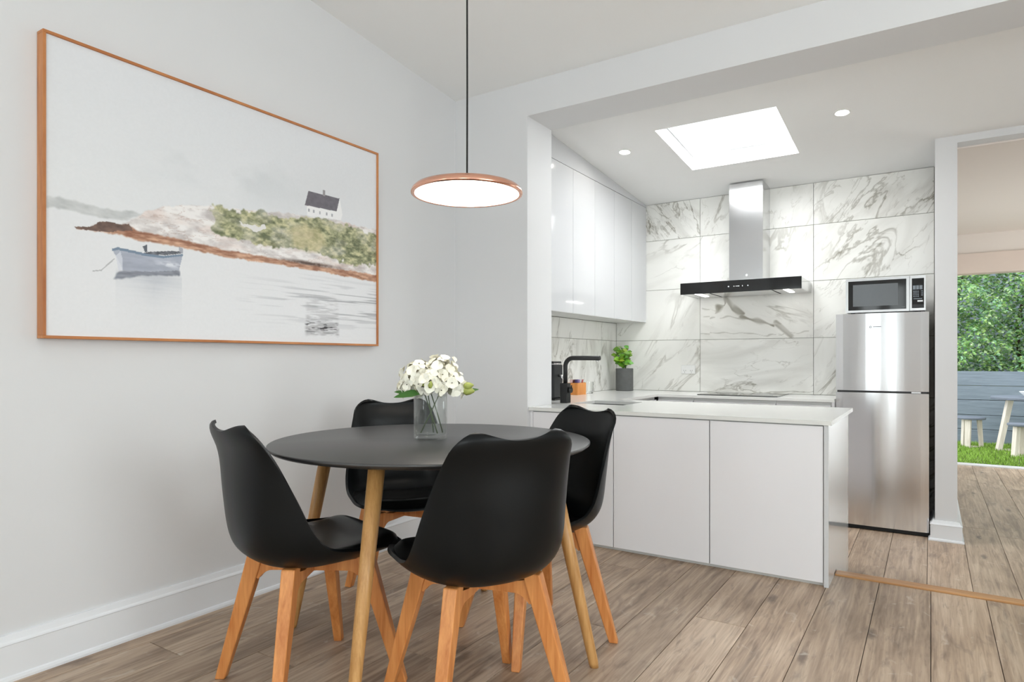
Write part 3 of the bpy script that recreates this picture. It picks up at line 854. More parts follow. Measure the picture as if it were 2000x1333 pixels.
# range hood
t = thing('range_hood', 'steel chimney range hood with black glass front', 'range hood', (-1.25, 5.385, 1.57))
x0, x1, y0, y1, z0, z1 = -1.706, -0.80, 5.152, 5.6195, 1.572, 1.662
can = boxes('canopy', [((x0, y0 + 0.009, z0 + 0.004), (x0 + 0.003, y1, z1)), ((x1 - 0.003, y0 + 0.009, z0 + 0.004), (x1, y1, z1)), ((x0 + 0.003, y0 + 0.009, z1 - 0.003), (x1 - 0.003, y1, z1)),
                        ((x0 + 0.003, y0 + 0.009, z0 + 0.006), (x0 + 0.21, y1, z0 + 0.010)), ((x1 - 0.21, y0 + 0.009, z0 + 0.006), (x1 - 0.003, y1, z0 + 0.010)),
                        ((x0 + 0.003, y1 - 0.003, z0 + 0.012), (x1 - 0.003, y1, z1 - 0.004))], M['steel'], t)
box('glass_front', (x0 - 0.002, y0, z0), (x1 + 0.002, y0 + 0.008, z1 + 0.002), M['blackglass'], t, bevel=0.001)
box('filter', (x0 + 0.225, y0 + 0.02, z0 + 0.006), (x1 - 0.225, y1 - 0.015, z0 + 0.012), M['steel'], t, bevel=0.001)
for xa in (x0 + 0.2105, x1 - 0.2245):
    box('filter_gap', (xa, y0 + 0.010, z0 + 0.012), (xa + 0.014, y1 - 0.004, z0 + 0.016), M['rubber'], t, bevel=0)
for xa in (x0 + 0.10, x1 - 0.135):
    box('light_strip', (xa, y0 + 0.05, z0 + 0.0035), (xa + 0.035, y0 + 0.33, z0 + 0.0062), M['hoodled'], t, bevel=0)
ch = box('chimney', (-1.371, 5.35, z1 + 0.0005), (-1.110, 5.6195, kz(5.35) - 0.012), M['steel'], t, bevel=0.002)
lathe('badge', [(0, 0.0), (0.008, 0.0), (0.008, 0.0008), (0, 0.0008)], M['white_print'], ch, c=(0, 0, 0), seg=20)
bd = ch.children[0]
bd.data.transform(Matrix.Translation((-1.234, 5.3499, 1.722)) @ Matrix.Rotation(math.radians(90), 4, 'X'))
gf = [c for c in t.children if c.name.startswith('glass_front')][0]
for dx, w, h in ((0.0, 0.008, 0.008), (0.042, 0.006, 0.006), (0.064, 0.022, 0.003), (0.076, 0.013, 0.005), (0.105, 0.004, 0.009), (0.146, 0.008, 0.007)):
    xx = -1.325 + dx
    box('touch_mark', (xx - w / 2, y0 - 0.0006, 1.617 - h / 2), (xx + w / 2, y0 - 0.0001, 1.617 + h / 2), M['white_print'], gf, bevel=0)
for q in (-0.22, 0.22):
    pass

# cooktop
ct = thing('cooktop', 'flat black glass cooktop on the back worktop', 'cooktop', (-1.255, 5.33, ZC))
box('glass_plate', (-1.555, 5.10, ZC + 0.0002), (-0.955, 5.56, ZC + 0.006), M['blackglass'], ct, bevel=0.0015)
for cx_, cy_, rr in ((-1.41, 5.22, 0.075), (-1.10, 5.22, 0.09), (-1.41, 5.44, 0.09), (-1.10, 5.44, 0.075)):
    lathe('cooking_zone', [(rr - 0.003, 0.0), (rr, 0.0), (rr, 0.0003), (rr - 0.003, 0.0003), (rr - 0.003, 0.0)], M['grey_print'], ct, c=(cx_, cy_, ZC + 0.0061), seg=40)
# power outlet
t = thing('power_outlet', 'white double power outlet on the marble tiles', 'outlet', (-1.79, YB, 0.96))
box('cover_plate', (-1.852, YB - 0.009, 0.922), (-1.729, YB - 0.0003, 0.998), M['white_plastic'], t, bevel=0.003)
for xx in (-1.82, -1.762):
    sw = box('rocker_switch', (xx - 0.008, YB - 0.0115, 0.974), (xx + 0.008, YB - 0.0092, 0.988), M['white_plastic'], t, bevel=0.0008)
    for a, b in ((-0.008, 0.95), (0.008, 0.95), (0.0, 0.936)):
        box('socket_slot', (xx + a - 0.0012, YB - 0.0096, b - 0.005), (xx + a + 0.0012, YB - 0.0091, b + 0.005), M['black'], t, bevel=0)

# fridge
t = thing('fridge', 'tall brushed steel fridge freezer with two doors', 'fridge', (-0.286, 5.34, KF))
x0, x1 = -0.566, -0.010
box('body', (x0 + 0.004, 5.145, KF + 0.02), (x1 - 0.004, 5.60, 1.352), M['darkmetal'], t, bevel=0.004)
for xx in (x0 + 0.05, x1 - 0.05):
    for yy in (5.2, 5.55):
        lathe('foot', [(0, 0), (0.018, 0), (0.018, 0.0195), (0, 0.0195)], M['rubber'], t, c=(xx, yy, KF), seg=16)
def fridge_door(name, z0, z1):
    # slightly bowed front
    prof = []
    for k in range(13):
        s_ = k / 12; xx = x0 + (x1 - x0) * s_
        bow = 0.003 * (1 - (2 * s_ - 1) ** 2)
        edge = 0.006 * (max(0, abs(2 * s_ - 1) - 0.9) / 0.1) ** 2
        prof.append((xx, 5.100 - bow + edge))
    prof += [(x1, 5.138), (x0, 5.138)]
    o = prism(name, prof, 'z', z0, z1, M['fridge'], t)
    for p in o.data.polygons:
        p.use_smooth = False
    return o
d1 = fridge_door('freezer_door', 0.832, 1.367)
d2 = fridge_door('fridge_door', KF + 0.03, 0.818)
box('door_gap', (x0 + 0.01, 5.11, 0.8185), (x1 - 0.01, 5.1445, 0.8315), M['black'], t, bevel=0)
box('handle_insert', (x1 - 0.10, 5.104, 0.8195), (x1 - 0.045, 5.1095, 0.8305), M['steel'], t, bevel=0.001)
box('kick_strip', (x0 + 0.004, 5.112, KF + 0.004), (x1 - 0.004, 5.144, KF + 0.028), M['rubber'], t, bevel=0)
box('door_seal', (x0 + 0.006, 5.1385, KF + 0.035), (x1 - 0.006, 5.1445, 1.350), M['rubber'], t, bevel=0)
# maker's mark: a small ring and a short grey word, illegible in the photo
def on_front(o, x, z, y=5.0967):
    o.data.transform(Matrix.Translation((x, y, z)) @ Matrix.Rotation(math.radians(90), 4, 'X'))
b1 = lathe('logo_ring', [(0.0035, 0), (0.0075, 0), (0.0075, 0.0006), (0.0035, 0.0006), (0.0035, 0)], M['grey_print'], d1, seg=24); on_front(b1, -0.350, 1.272)
box('logo_word', (-0.335, 5.0963, 1.2705), (-0.287, 5.0968, 1.2755), M['grey_print'], d1, bevel=0)

# microwave
t = thing('microwave', 'steel framed microwave oven standing on the fridge', 'microwave', (-0.266, 5.3, 1.367))
x0, x1, y0, y1, z0, z1 = -0.505, -0.028, 5.125, 5.47, 1.376, 1.614
box('housing', (x0 + 0.004, y0 + 0.024, z0), (x1 - 0.004, y1, z1), M['steel2'], t, bevel=0.003)
for xx in (x0 + 0.04, x1 - 0.04):
    for yy in (y0 + 0.06, y1 - 0.05):
        lathe('foot', [(0, 0), (0.014, 0), (0.014, 0.0085), (0, 0.0085)], M['rubber'], t, c=(xx, yy, 1.3674), seg=14)
xs_ = -0.1215
dr = slab('door', [x0, x0 + 0.018, xs_ - 0.022, xs_], [z0, z0 + 0.02, z1 - 0.02, z1], lambda i, j: True, lambda x, z, s: (x, y0 + 0.0235 * s, z), M['steel2'], t)
dg = box('door_glass', (x0 + 0.016, y0 - 0.0015, z0 + 0.016), (xs_ - 0.018, y0 - 0.0003, z1 - 0.018), M['blackglass'], dr, bevel=0.0004)
box('window_mesh', (x0 + 0.045, y0 - 0.0022, z0 + 0.043), (xs_ - 0.066, y0 - 0.0016, z1 - 0.044), M['window_mesh'], dr, bevel=0)
box('brand_mark', (xs_ - 0.045, y0 - 0.002, z0 + 0.027), (xs_ - 0.026, y0 - 0.0016, z0 + 0.031), M['grey_print'], dr, bevel=0)
cp = box('control_panel', (xs_ + 0.0025, y0, z0), (x1, y0 + 0.0235, z1), M['steel2'], t, bevel=0.0015)
cg = box('panel_glass', (xs_ + 0.014, y0 - 0.0012, z0 + 0.018), (x1 - 0.010, y0 - 0.0002, z1 - 0.02), M['blackglass'], cp, bevel=0.0003)
gx0, gx1 = xs_ + 0.014, x1 - 0.010
gw = gx1 - gx0
M['panel_grey'] = plain('panel_grey', S(120, 128, 136), 0.4)
for k in range(3):
    box('preset_button', (gx0 + 0.006 + k * (gw - 0.012) / 3, y0 - 0.0018, z1 - 0.095), (gx0 + 0.003 + (k + 1) * (gw - 0.012) / 3, y0 - 0.0013, z1 - 0.068), M['panel_grey'], cp, bevel=0)
for r in range(4):
    for k in range(3):
        bxx = gx0 + 0.009 + k * 0.0115; bz = z1 - 0.104 - r * 0.0115
        box('key', (bxx, y0 - 0.0018, bz - 0.007), (bxx + 0.007, y0 - 0.0013, bz), M['panel_grey'], cp, bevel=0)
for r in range(3):
    bz = z1 - 0.104 - r * 0.0135
    box('key', (gx1 - 0.016, y0 - 0.0018, bz - 0.006), (gx1 - 0.006, y0 - 0.0013, bz), M['panel_grey'], cp, bevel=0)
box('label_strip', (gx0 + 0.009, y0 - 0.0018, z1 - 0.160), (gx1 - 0.010, y0 - 0.0013, z1 - 0.155), M['panel_grey'], cp, bevel=0)
box('start_key', (gx0 + 0.032, y0 - 0.0018, z1 - 0.178), (gx1 - 0.006, y0 - 0.0013, z1 - 0.168), M['white_print'], cp, bevel=0)
box('open_button', (gx0 + 0.004, y0 - 0.0035, z0 + 0.020), (gx1 - 0.002, y0 - 0.0013, z0 + 0.042), M['darkmetal'], cp, bevel=0.0008)

# tap
t = thing('kitchen_tap', 'matt black square-bend kitchen tap beside the sink', 'tap', (-1.985, 3.70, ZC))
tx, ty = -1.985, 3.70
box('tap_body', (tx - 0.026, ty - 0.026, ZC + 0.0003), (tx + 0.026, ty + 0.026, ZC + 0.128), M['black'], t, bevel=0.003)
path = [(tx, ty, ZC + 0.128), (tx, ty, ZC + 0.235)]
R_ = 0.055
for k in range(1, 9):
    a = math.pi / 2 * k / 8
    path.append((tx + R_ - R_ * math.cos(a), ty, ZC + 0.235 + R_ * math.sin(a)))
path.append((tx + 0.245, ty, ZC + 0.29))
tube('spout', path, 0.0145, M['black'], t, seg=16)
tube('nozzle', [(tx + 0.226, ty, ZC + 0.277), (tx + 0.226, ty, ZC + 0.268)], 0.009, M['steel'], t, seg=14)
hd = tube('handle_hub', [(tx + 0.0262, ty, ZC + 0.085), (tx + 0.045, ty, ZC + 0.085)], 0.019, M['black'], t, seg=20)
tube('lever', [(tx + 0.040, ty, ZC + 0.088), (tx + 0.052, ty - 0.012, ZC + 0.115)], [0.006, 0.004], M['black'], t, seg=10)
# coffee machine (dark slab seen between wall end and tap)
t = thing('coffee_machine', 'dark capsule coffee machine half hidden behind the wall end', 'coffee machine', (-2.2, 3.95, ZC))
box('body', (-2.40, 3.87, ZC + 0.012), (-2.165, 4.00, ZC + 0.245), M['darkmetal'], t, bevel=0.008)
box('top_cap', (-2.40, 3.87, ZC + 0.2455), (-2.165, 4.00, ZC + 0.253), M['steel'], t, bevel=0.002)
box('lid', (-2.395, 3.875, ZC + 0.2535), (-2.172, 3.995, ZC + 0.268), M['black'], t, bevel=0.005)
box('base', (-2.40, 3.865, ZC + 0.0003), (-2.155, 4.005, ZC + 0.0118), M['black'], t, bevel=0.002)
tube('coffee_outlet', [(-2.164, 3.935, ZC + 0.17), (-2.140, 3.935, ZC + 0.165), (-2.136, 3.935, ZC + 0.15)], 0.010, M['steel'], t, seg=12)
# capsule box
M['orange'] = wood('orange_bamboo_box', S(206, 128, 58), S(232, 158, 84), (30, 30, 6), 0.45)
t = thing('capsule_box', 'orange wooden box holding coloured coffee capsules', 'box', (-2.375, 4.62, ZC))
z0 = ZC + 0.0003
boxes('box_body', [((-2.42, 4.545, z0), (-2.33, 4.695, z0 + 0.006)), ((-2.42, 4.545, z0 + 0.006), (-2.414, 4.695, z0 + 0.095)), ((-2.336, 4.545, z0 + 0.006), (-2.33, 4.695, z0 + 0.095)),
                   ((-2.414, 4.545, z0 + 0.006), (-2.336, 4.551, z0 + 0.095)), ((-2.414, 4.689, z0 + 0.006), (-2.336, 4.695, z0 + 0.095))], M['orange'], t)
ccols = [S(70, 60, 110), S(150, 130, 190), S(225, 225, 232), S(200, 110, 110), S(235, 200, 200), S(110, 60, 60), S(90, 50, 50), S(60, 70, 120)]
for i in range(8):
    cx_ = -2.355 - 0.042 * (i // 4); cy_ = 4.57 + 0.033 * (i % 4)
    M['cap%d' % i] = plain('capsule_%d' % i, ccols[i], 0.3, metal=0.3)
    k = lathe('coffee_capsule', [(0, 0), (0.010, 0), (0.014, 0.024), (0.0165, 0.026), (0.0165, 0.028), (0, 0.0285)], M['cap%d' % i], None, c=(cx_, cy_, z0 + 0.092), seg=18)
    cn = ['dark purple', 'lilac', 'silver white', 'red', 'pink', 'dark red', 'brown', 'navy'][i]
    tag(k, '%s coffee capsule in the orange box' % cn, 'capsule', 'coffee capsules')
# clear jar right of it
M['clear'] = newmat('clear_glass')[0]
_p = M['clear'].node_tree.nodes['Principled BSDF']
_n = N(M['clear'].node_tree, 'ShaderNodeTexNoise', Scale=4.0)
_r = N(M['clear'].node_tree, 'ShaderNodeMapRange'); _r.inputs['To Min'].default_value = 0.0; _r.inputs['To Max'].default_value = 0.02
M['clear'].node_tree.links.new(_n.outputs['Fac'], _r.inputs['Value']); M['clear'].node_tree.links.new(_r.outputs['Result'], _p.inputs['Roughness'])
_p.inputs['Transmission Weight'].default_value = 1.0
_p.inputs['IOR'].default_value = 1.45
_p.inputs['Base Color'].default_value = (0.98, 0.99, 0.985, 1)
jr = lathe('storage_jar', [(0, 0.0), (0.036, 0.0), (0.039, 0.004), (0.039, 0.095), (0.036, 0.095), (0.036, 0.008), (0, 0.008)], M['clear'], None, c=(-2.385, 4.85, ZC + 0.0003), seg=32)
tag(jr, 'small clear glass jar right of the orange box', 'jar')

# potted plant in the corner
M['concrete'] = plain('dark_concrete', S(92, 93, 92), 0.8, var=0.22, scale=28, bump=0.3, bscale=120)
M['soil'] = plain('soil', S(50, 40, 32), 0.95, var=0.3, scale=80, bump=0.5)
M['leafg'] = attr_mat('plant_leaf', 0.45, 0.4)
PX, PY = -2.312, 5.43
t = thing('potted_plant', 'leafy green plant in a dark grey concrete pot', 'plant', (PX, PY, ZC))
lathe('pot', [(0, 0.0), (0.074, 0.0), (0.078, 0.004), (0.078, 0.196), (0.075, 0.2), (0.068, 0.2), (0.066, 0.175), (0, 0.175)], M['concrete'], t, c=(PX, PY, ZC + 0.0003), seg=40)
lathe('soil', [(0, 0.181), (0.03, 0.184), (0.0655, 0.1755)], M['soil'], t, c=(PX, PY, ZC), seg=24)
LEAF = [(0.0, 0.05), (0.2, 0.62), (0.45, 1.0), (0.72, 0.72), (0.92, 0.3), (1.0, 0.03)]
PETAL = [(0.0, 0.12), (0.2, 0.5), (0.5, 0.95), (0.75, 1.0), (0.93, 0.66), (1.0, 0.2)]
def leaf_vf(base, d, up, ln, wd, curl=0.25, prof=LEAF):
    d = Vector(d).normalized(); s_ = d.cross(Vector(up)).normalized(); n_ = s_.cross(d).normalized()
    base = Vector(base); v, f = [], []
    for q, w in prof:
        c_ = base + d * (ln * q) - n_ * (curl * ln * q * q)
        for k in (-1, 0, 1):
            v.append(tuple(c_ + s_ * (k * wd * w * 0.5) + n_ * (0.12 * wd * abs(k) * w)))
    for i in range(len(prof) - 1):
        for k in range(2):
            a = i * 3 + k
            f.append((a, a + 1, a + 4, a + 3))
    return v, f
rng = random.Random(5)
tips = [(-0.085, -0.03, 0.175), (-0.055, 0.02, 0.20), (-0.015, -0.03, 0.195), (0.03, 0.02, 0.19), (0.075, -0.03, 0.15), (0.02, -0.05, 0.09), (0.05, -0.03, 0.06), (-0.03, -0.05, 0.11), (0.0, 0.04, 0.14), (-0.06, -0.05, 0.13)]
for (ax, ay, az) in tips:
    b = Vector((PX + ax * 0.15, PY + ay * 0.2, ZC + 0.18)); e_ = Vector((PX + ax, PY + ay, ZC + 0.19 + az))
    mid = (b + e_) / 2 + Vector((ax * -0.15, 0, 0.02))
    stem = tube('stem', [b, mid, e_], [0.0022, 0.0018, 0.001], M['leafstem'] if 'leafstem' in M else M.setdefault('leafstem', plain('green_stem', S(96, 130, 60), 0.5)), t, seg=6)
    for q in range(9):
        s_ = 0.3 + 0.7 * q / 8
        pos = b.lerp(mid, min(1, s_ * 2)) if s_ < 0.5 else mid.lerp(e_, s_ * 2 - 1)
        an = rng.uniform(0, 6.28)
        d = (math.cos(an), math.sin(an) - 0.35, rng.uniform(-0.1, 0.7))
        ln = rng.uniform(0.042, 0.066)
        v, f = leaf_vf(pos, d, (0.4 + rng.uniform(-0.5, 0.5), -0.8, 0.7 + rng.uniform(-0.4, 0.4)), ln, ln * 0.8)
        o = from_py('leaf', v, f, M['leafg'], stem, smooth=True, recalc=False)
        g = rng.uniform(0.75, 1.25)
        colr = (*[q_ * g for q_ in S(rng.choice((110, 128, 146)), 172, rng.choice((50, 64, 80)))], 1)
        ca = o.data.color_attributes.new('col', 'FLOAT_COLOR', 'POINT')
        ca.data.foreach_set('color', np.tile(np.array(colr, dtype=np.float32), len(v)))
# ================================================================== dining side
# ---- framed print
FXP = -2.497
py0, py1, pz0, pz1 = 0.971, 2.516, 1.13, 2.147
t = thing('framed_picture', 'large framed coastal print with boat and house on the left wall', 'picture', (XW + 0.02, 1.74, 1.12))
fw = 0.010
for a, b in (((py0 - fw, pz0 - fw), (py1 + fw, pz0)), ((py0 - fw, pz1), (py1 + fw, pz1 + fw)), ((py0 - fw, pz0 + 0.0002), (py0, pz1 - 0.0002)), ((py1, pz0 + 0.0002), (py1 + fw, pz1 - 0.0002))):
    box('frame_rail', (XW + 0.001, a[0], a[1]), (FXP + 0.008, b[0], b[1]), M['framew'], t, bevel=0.0008, seg=1)
box('backing_board', (XW + 0.004, py0 + 0.001, pz0 + 0.001), (FXP - 0.001, py1 - 0.001, pz1 - 0.001), M['carcass'], t, bevel=0)

def paint_print():
    nx, ny = 640, 420
    px = (np.arange(nx + 1) / nx)[None, :].repeat(ny + 1, 0)
    qz = (np.arange(ny + 1) / ny)[:, None].repeat(nx + 1, 1)
    rs = np.random.RandomState(11)
    def noise(sx, sy, oct=4):
        out = np.zeros_like(px); amp = 1.0; tot = 0
        for o in range(oct):
            gx, gy = int(sx * 2 ** o) + 3, int(sy * 2 ** o) + 3
            g = rs.rand(gy, gx)
            X = px * sx * 2 ** o; Y = qz * sy * 2 ** o
            i = np.floor(X).astype(int); j = np.floor(Y).astype(int)
            a = X - i; b = Y - j
            a = a * a * (3 - 2 * a); b = b * b * (3 - 2 * b)
            out += amp * ((g[j, i] * (1 - a) + g[j, i + 1] * a) * (1 - b) + (g[j + 1, i] * (1 - a) + g[j + 1, i + 1] * a) * b)
            tot += amp; amp *= 0.55
        return out / tot
    def inside(poly, wob=0.0):
        X, Y = px, qz
        if wob:
            X = px + (noise(60, 40, 3) - 0.5) * wob; Y = qz + (noise(60, 40, 3) - 0.5) * wob * 1.5
        m = np.zeros(px.shape, bool); n = len(poly)
        for k in range(n):
            (x1_, y1_), (x2_, y2_) = poly[k], poly[(k + 1) % n]
            if y1_ == y2_:
                continue
            cond = ((y1_ > Y) != (y2_ > Y)) & (X < (x2_ - x1_) * (Y - y1_) / (y2_ - y1_) + x1_)
            m ^= cond
        return m.astype(float)
    def blur(a, r):
        for ax in (0, 1):
            acc = np.zeros_like(a)
            for k in range(-r, r + 1):
                acc += np.roll(a, k, ax)
            a = acc / (2 * r + 1)
        return a
    C = lambda r, g, b: np.array([r, g, b], float)
    img = np.zeros(px.shape + (3,)); 
    def lay(mask, col):
        nonlocal img
        col = np.asarray(col, float)
        img = img * (1 - mask[..., None]) + (col if col.ndim == 3 else col[None, None, :]) * mask[..., None]
    def mixc(a, b, t_):
        return a[None, None, :] * (1 - t_[..., None]) + b[None, None, :] * t_[..., None]
    sky = mixc(C(214, 215, 218), C(224, 224, 224), np.clip(1 - qz, 0, 1))
    cloud = np.clip((noise(5, 6, 4) - 0.52) * 4, 0, 1) * np.exp(-((px - 0.42) / 0.28) ** 2 - ((qz - 0.72) / 0.14) ** 2)
    img[:] = sky
    lay(cloud * 0.6, C(196, 199, 201))
    # water
    wm = np.clip((0.37 - qz) / 0.012, 0, 1)
    wm = np.maximum(wm, np.clip((0.425 - qz) / 0.006, 0, 1) * np.clip((0.19 - px) / 0.05, 0, 1))
    lay(wm, C(219, 219, 221))
    rip = noise(10, 150, 2)
    hl = blur(inside(PRINT['HILL'], 0.01), 1)
    lay(hl * (0.55 + 0.4 * noise(30, 60, 3)), mixc(C(160, 163, 163), C(208, 208, 207), noise(40, 60, 3)))
    rock_t = noise(26, 46, 5)
    rock = mixc(C(190, 183, 181), C(232, 228, 226), np.clip((rock_t - 0.24) * 2.6, 0, 1))
    crack = np.clip(1 - np.abs(noise(14, 40, 4) - 0.5) / 0.018, 0, 1)
    rock = rock * (1 - 0.35 * crack[..., None]) + C(150, 120, 108) * 0.35 * crack[..., None]
    pink = np.clip((noise(9, 22, 3) - 0.55) * 5, 0, 1) * 0.3
    rock = rock * (1 - pink[..., None]) + C(206, 176, 164) * pink[..., None]
    lay(blur(inside(PRINT['ROCK'], 0.012), 1), rock)
    lay(blur(inside(PRINT['SHORE'], 0.008), 1), mixc(C(142, 98, 78), C(208, 168, 142), np.clip((noise(34, 110, 4) - 0.25) * 2, 0, 1)))
    lay(inside(PRINT['SPIT'], 0.008), mixc(C(80, 66, 62), C(140, 112, 100), noise(60, 60, 3)))
    gn = noise(60, 70, 5)
    grass = mixc(C(100, 106, 80), C(200, 196, 156), np.clip((gn - 0.26) * 2.1, 0, 1))
    lay(blur(inside(PRINT['GRASS'], 0.03), 1) * np.clip(0.55 + 1.3 * (noise(18, 24, 3) - 0.2), 0, 1), grass)
    lay(blur(inside(PRINT['TAN'], 0.03), 4) * 0.75, mixc(C(176, 168, 122), C(216, 204, 170), gn))
    lay(inside(PRINT['PATCH'], 0.015), C(222, 219, 216))
    tan2 = np.clip((noise(14, 30, 3) - 0.6) * 6, 0, 1) * inside(PRINT['ROCK'])
    lay(tan2 * 0.12, C(170, 146, 124))
    # dark gap under the right ledge
    led = np.exp(-((px - 0.72) / 0.1) ** 2) * np.exp(-((qz - 0.372) / 0.008) ** 2)
    lay(np.clip(led * (0.4 + noise(80, 60, 2)), 0, 0.85), C(74, 56, 48))
    # house
    lay(inside(PRINT['WALL']), C(232, 231, 231))
    lay(inside(PRINT['ROOF']), mixc(C(102, 98, 105), C(118, 114, 120), noise(90, 90, 2)))
    lay(inside(PRINT['CHIM']), C(150, 146, 148))
    for k in range(5):
        lay(inside(PRINT['WIN%d' % k]) * 0.8, C(150, 150, 156))
    # ripples and reflection of the house
    rr = np.clip((noise(7, 120, 2) - 0.56) * 9, 0, 1) * np.clip((px - 0.45) / 0.35, 0, 1) * np.exp(-((qz - 0.19) / 0.085) ** 2)
    lay(rr * 0.8 * (qz < 0.32), C(150, 151, 155))
    hr = blur(inside(PRINT['HREF'], 0.01), 3)
    fade = 0.45 + 0.55 * np.exp(-((qz - 0.075) / 0.045) ** 2)
    hs = np.clip((noise(30, 150, 3) - 0.38) * 4, 0, 1)
    lay(hr * hs * fade * 0.62, C(146, 144, 146))
    lay(hr * np.clip((noise(40, 170, 2) - 0.56) * 9, 0, 1) * np.exp(-((qz - 0.075) / 0.022) ** 2), C(66, 64, 66))
    # boat
    under = (np.exp(-np.abs(px - 0.235) / 0.07 * np.maximum(0, 1)) * (px > 0.145) * (px < 0.305)) * np.clip((0.25 - qz) / 0.02, 0, 1) * np.exp(-((0.25 - qz) / 0.06))
    lay(np.clip(under * (0.7 + rip * 0.9), 0, 0.6), C(172, 176, 184))
    lay(blur(inside(PRINT['REFL'], 0.006), 1) * 0.92, mixc(C(92, 94, 104), C(150, 154, 164), noise(40, 120, 2)))
    lay(inside(PRINT['ROPE']) * 0.6, C(150, 150, 152))
    lay(inside(PRINT['HULL']), mixc(C(146, 150, 164), C(182, 187, 198), noise(20, 60, 3)))
    lay(inside(PRINT['INSIDE']), mixc(C(60, 62, 68), C(130, 132, 138), noise(90, 90, 2)))
    lay(inside(PRINT['PROW']) * 0.8, C(206, 208, 216))
    lay(inside(PRINT['RIM']), C(118, 134, 152))
    lay(inside(PRINT['ENGINE']), C(96, 100, 108))
    lay(inside(PRINT['STERN']) * 0.8, C(150, 152, 162))
    wt_ = inside(PRINT['HULL']) * np.exp(-((px - 0.275) / 0.03) ** 2 - ((qz - 0.285) / 0.012) ** 2) * np.clip((noise(70, 110, 2) - 0.4) * 5, 0, 1)
    lay(wt_ * 0.8, C(226, 228, 232))
    img += (noise(200, 140, 2)[..., None] - 0.5) * 3
    lin = np.clip(img / 255.0, 0, 1)
    lin = np.where(lin <= 0.04045, lin / 12.92, ((lin + 0.055) / 1.055) ** 2.4)
    lin = np.clip(lin * 1.12, 0, 0.92)
    Y = py0 + (py1 - py0) * px; Z = pz0 + (pz1 - pz0) * qz
    co = np.stack([np.full_like(px, FXP), Y, Z], -1).reshape(-1, 3)
    idx = np.arange((nx + 1) * (ny + 1)).reshape(ny + 1, nx + 1)
    fc = np.stack([idx[:-1, :-1], idx[:-1, 1:], idx[1:, 1:], idx[1:, :-1]], -1).reshape(-1, 4)
    me = bpy.data.meshes.new('print')
    me.vertices.add(len(co)); me.vertices.foreach_set('co', co.astype(np.float32).ravel())
    me.loops.add(fc.size); me.loops.foreach_set('vertex_index', fc.astype(np.int32).ravel())
    me.polygons.add(len(fc)); me.polygons.foreach_set('loop_start', np.arange(0, fc.size, 4, dtype=np.int32))
    me.update(calc_edges=True)
    ca = me.color_attributes.new('col', 'FLOAT_COLOR', 'POINT')
    ca.data.foreach_set('color', np.concatenate([lin.reshape(-1, 3), np.ones((len(co), 1))], 1).astype(np.float32).ravel())
    me.materials.append(attr_mat('printed_canvas', 0.55, 0.3))
    o = link(bpy.data.objects.new('print', me), t)
    o['label'] = 'pale coastal print with a moored boat and a house on a grassy rock'
paint_print()

# ---- round table
TX, TY, TZ, TR = -1.53, 1.83, 0.757, 0.572
t = thing('dining_table', 'round black dining table on four splayed oak legs', 'table', (TX, TY, 0))
lathe('tabletop', [(0, TZ - 0.022), (TR - 0.035, TZ - 0.022), (TR - 0.012, TZ - 0.017), (TR - 0.001, TZ - 0.009), (TR, TZ - 0.006), (TR - 0.0005, TZ - 0.002), (TR - 0.0035, TZ), (0, TZ)], M['tabletop'], t, c=(TX, TY, 0), seg=120, sharp=50)
for k in range(4):
    a = math.radians(17 + 90 * k)
    rt_, rf_ = 0.43, 0.593
    top = Vector((TX + rt_ * math.cos(a), TY + rt_ * math.sin(a), TZ - 0.0222)); ft = Vector((TX + rf_ * math.cos(a), TY + rf_ * math.sin(a), 0.0))
    pts = [ft, ft.lerp(top, 0.02), ft.lerp(top, 0.5), top]
    o = tube('leg', pts, [0.0150, 0.0165, 0.0215, 0.0262], M['tleg'], t, seg=24)
    for v_ in o.data.vertices:
        if v_.co.z < 0.004: v_.co.z = 0.0005
        if v_.co.z > TZ - 0.035: v_.co.z = TZ - 0.0222
    lathe('mounting_plate', [(0, 0), (0.045, 0), (0.045, -0.004), (0, -0.004)], M['black'], o, c=(top.x, top.y, TZ - 0.0222), seg=20)

# ---- moulded chairs
def crom(ts, vals, t_):
    """monotone-ish cubic interpolation through (ts, vals)"""
    n = len(ts)
    if t_ <= ts[0]: return vals[0]
    if t_ >= ts[-1]: return vals[-1]
    i = max(k for k in range(n - 1) if ts[k] <= t_)
    h = ts[i + 1] - ts[i]; s_ = (t_ - ts[i]) / h
    def slope(k):
        if k == 0: return (vals[1] - vals[0]) / (ts[1] - ts[0])
        if k == n - 1: return (vals[-1] - vals[-2]) / (ts[-1] - ts[-2])
        return (vals[k + 1] - vals[k - 1]) / (ts[k + 1] - ts[k - 1])
    m0, m1 = slope(i) * h, slope(i + 1) * h
    return (2 * s_ ** 3 - 3 * s_ ** 2 + 1) * vals[i] + (s_ ** 3 - 2 * s_ ** 2 + s_) * m0 + (-2 * s_ ** 3 + 3 * s_ ** 2) * vals[i + 1] + (s_ ** 3 - s_ ** 2) * m1
PT = [0.00, 0.05, 0.12, 0.22, 0.35, 0.47, 0.56, 0.64, 0.76, 0.90, 1.00]
PYv = [0.246, 0.236, 0.19, 0.11, 0.0, -0.108, -0.184, -0.226, -0.246, -0.255, -0.272]
PZv = [0.432, 0.446, 0.440, 0.420, 0.410, 0.415, 0.442, 0.494, 0.622, 0.766, 0.846]
GYv = [0.222, 0.218, 0.200, 0.150, 0.075, 0.000, -0.058, -0.100, -0.145, -0.204, -0.248]     # side rim of the shell
GZv = [0.446, 0.460, 0.464, 0.464, 0.470, 0.477, 0.494, 0.538, 0.638, 0.766, 0.848]
WT = [0.0, 0.02, 0.06, 0.12, 0.22, 0.35, 0.47, 0.56, 0.64, 0.76, 0.88, 0.93]
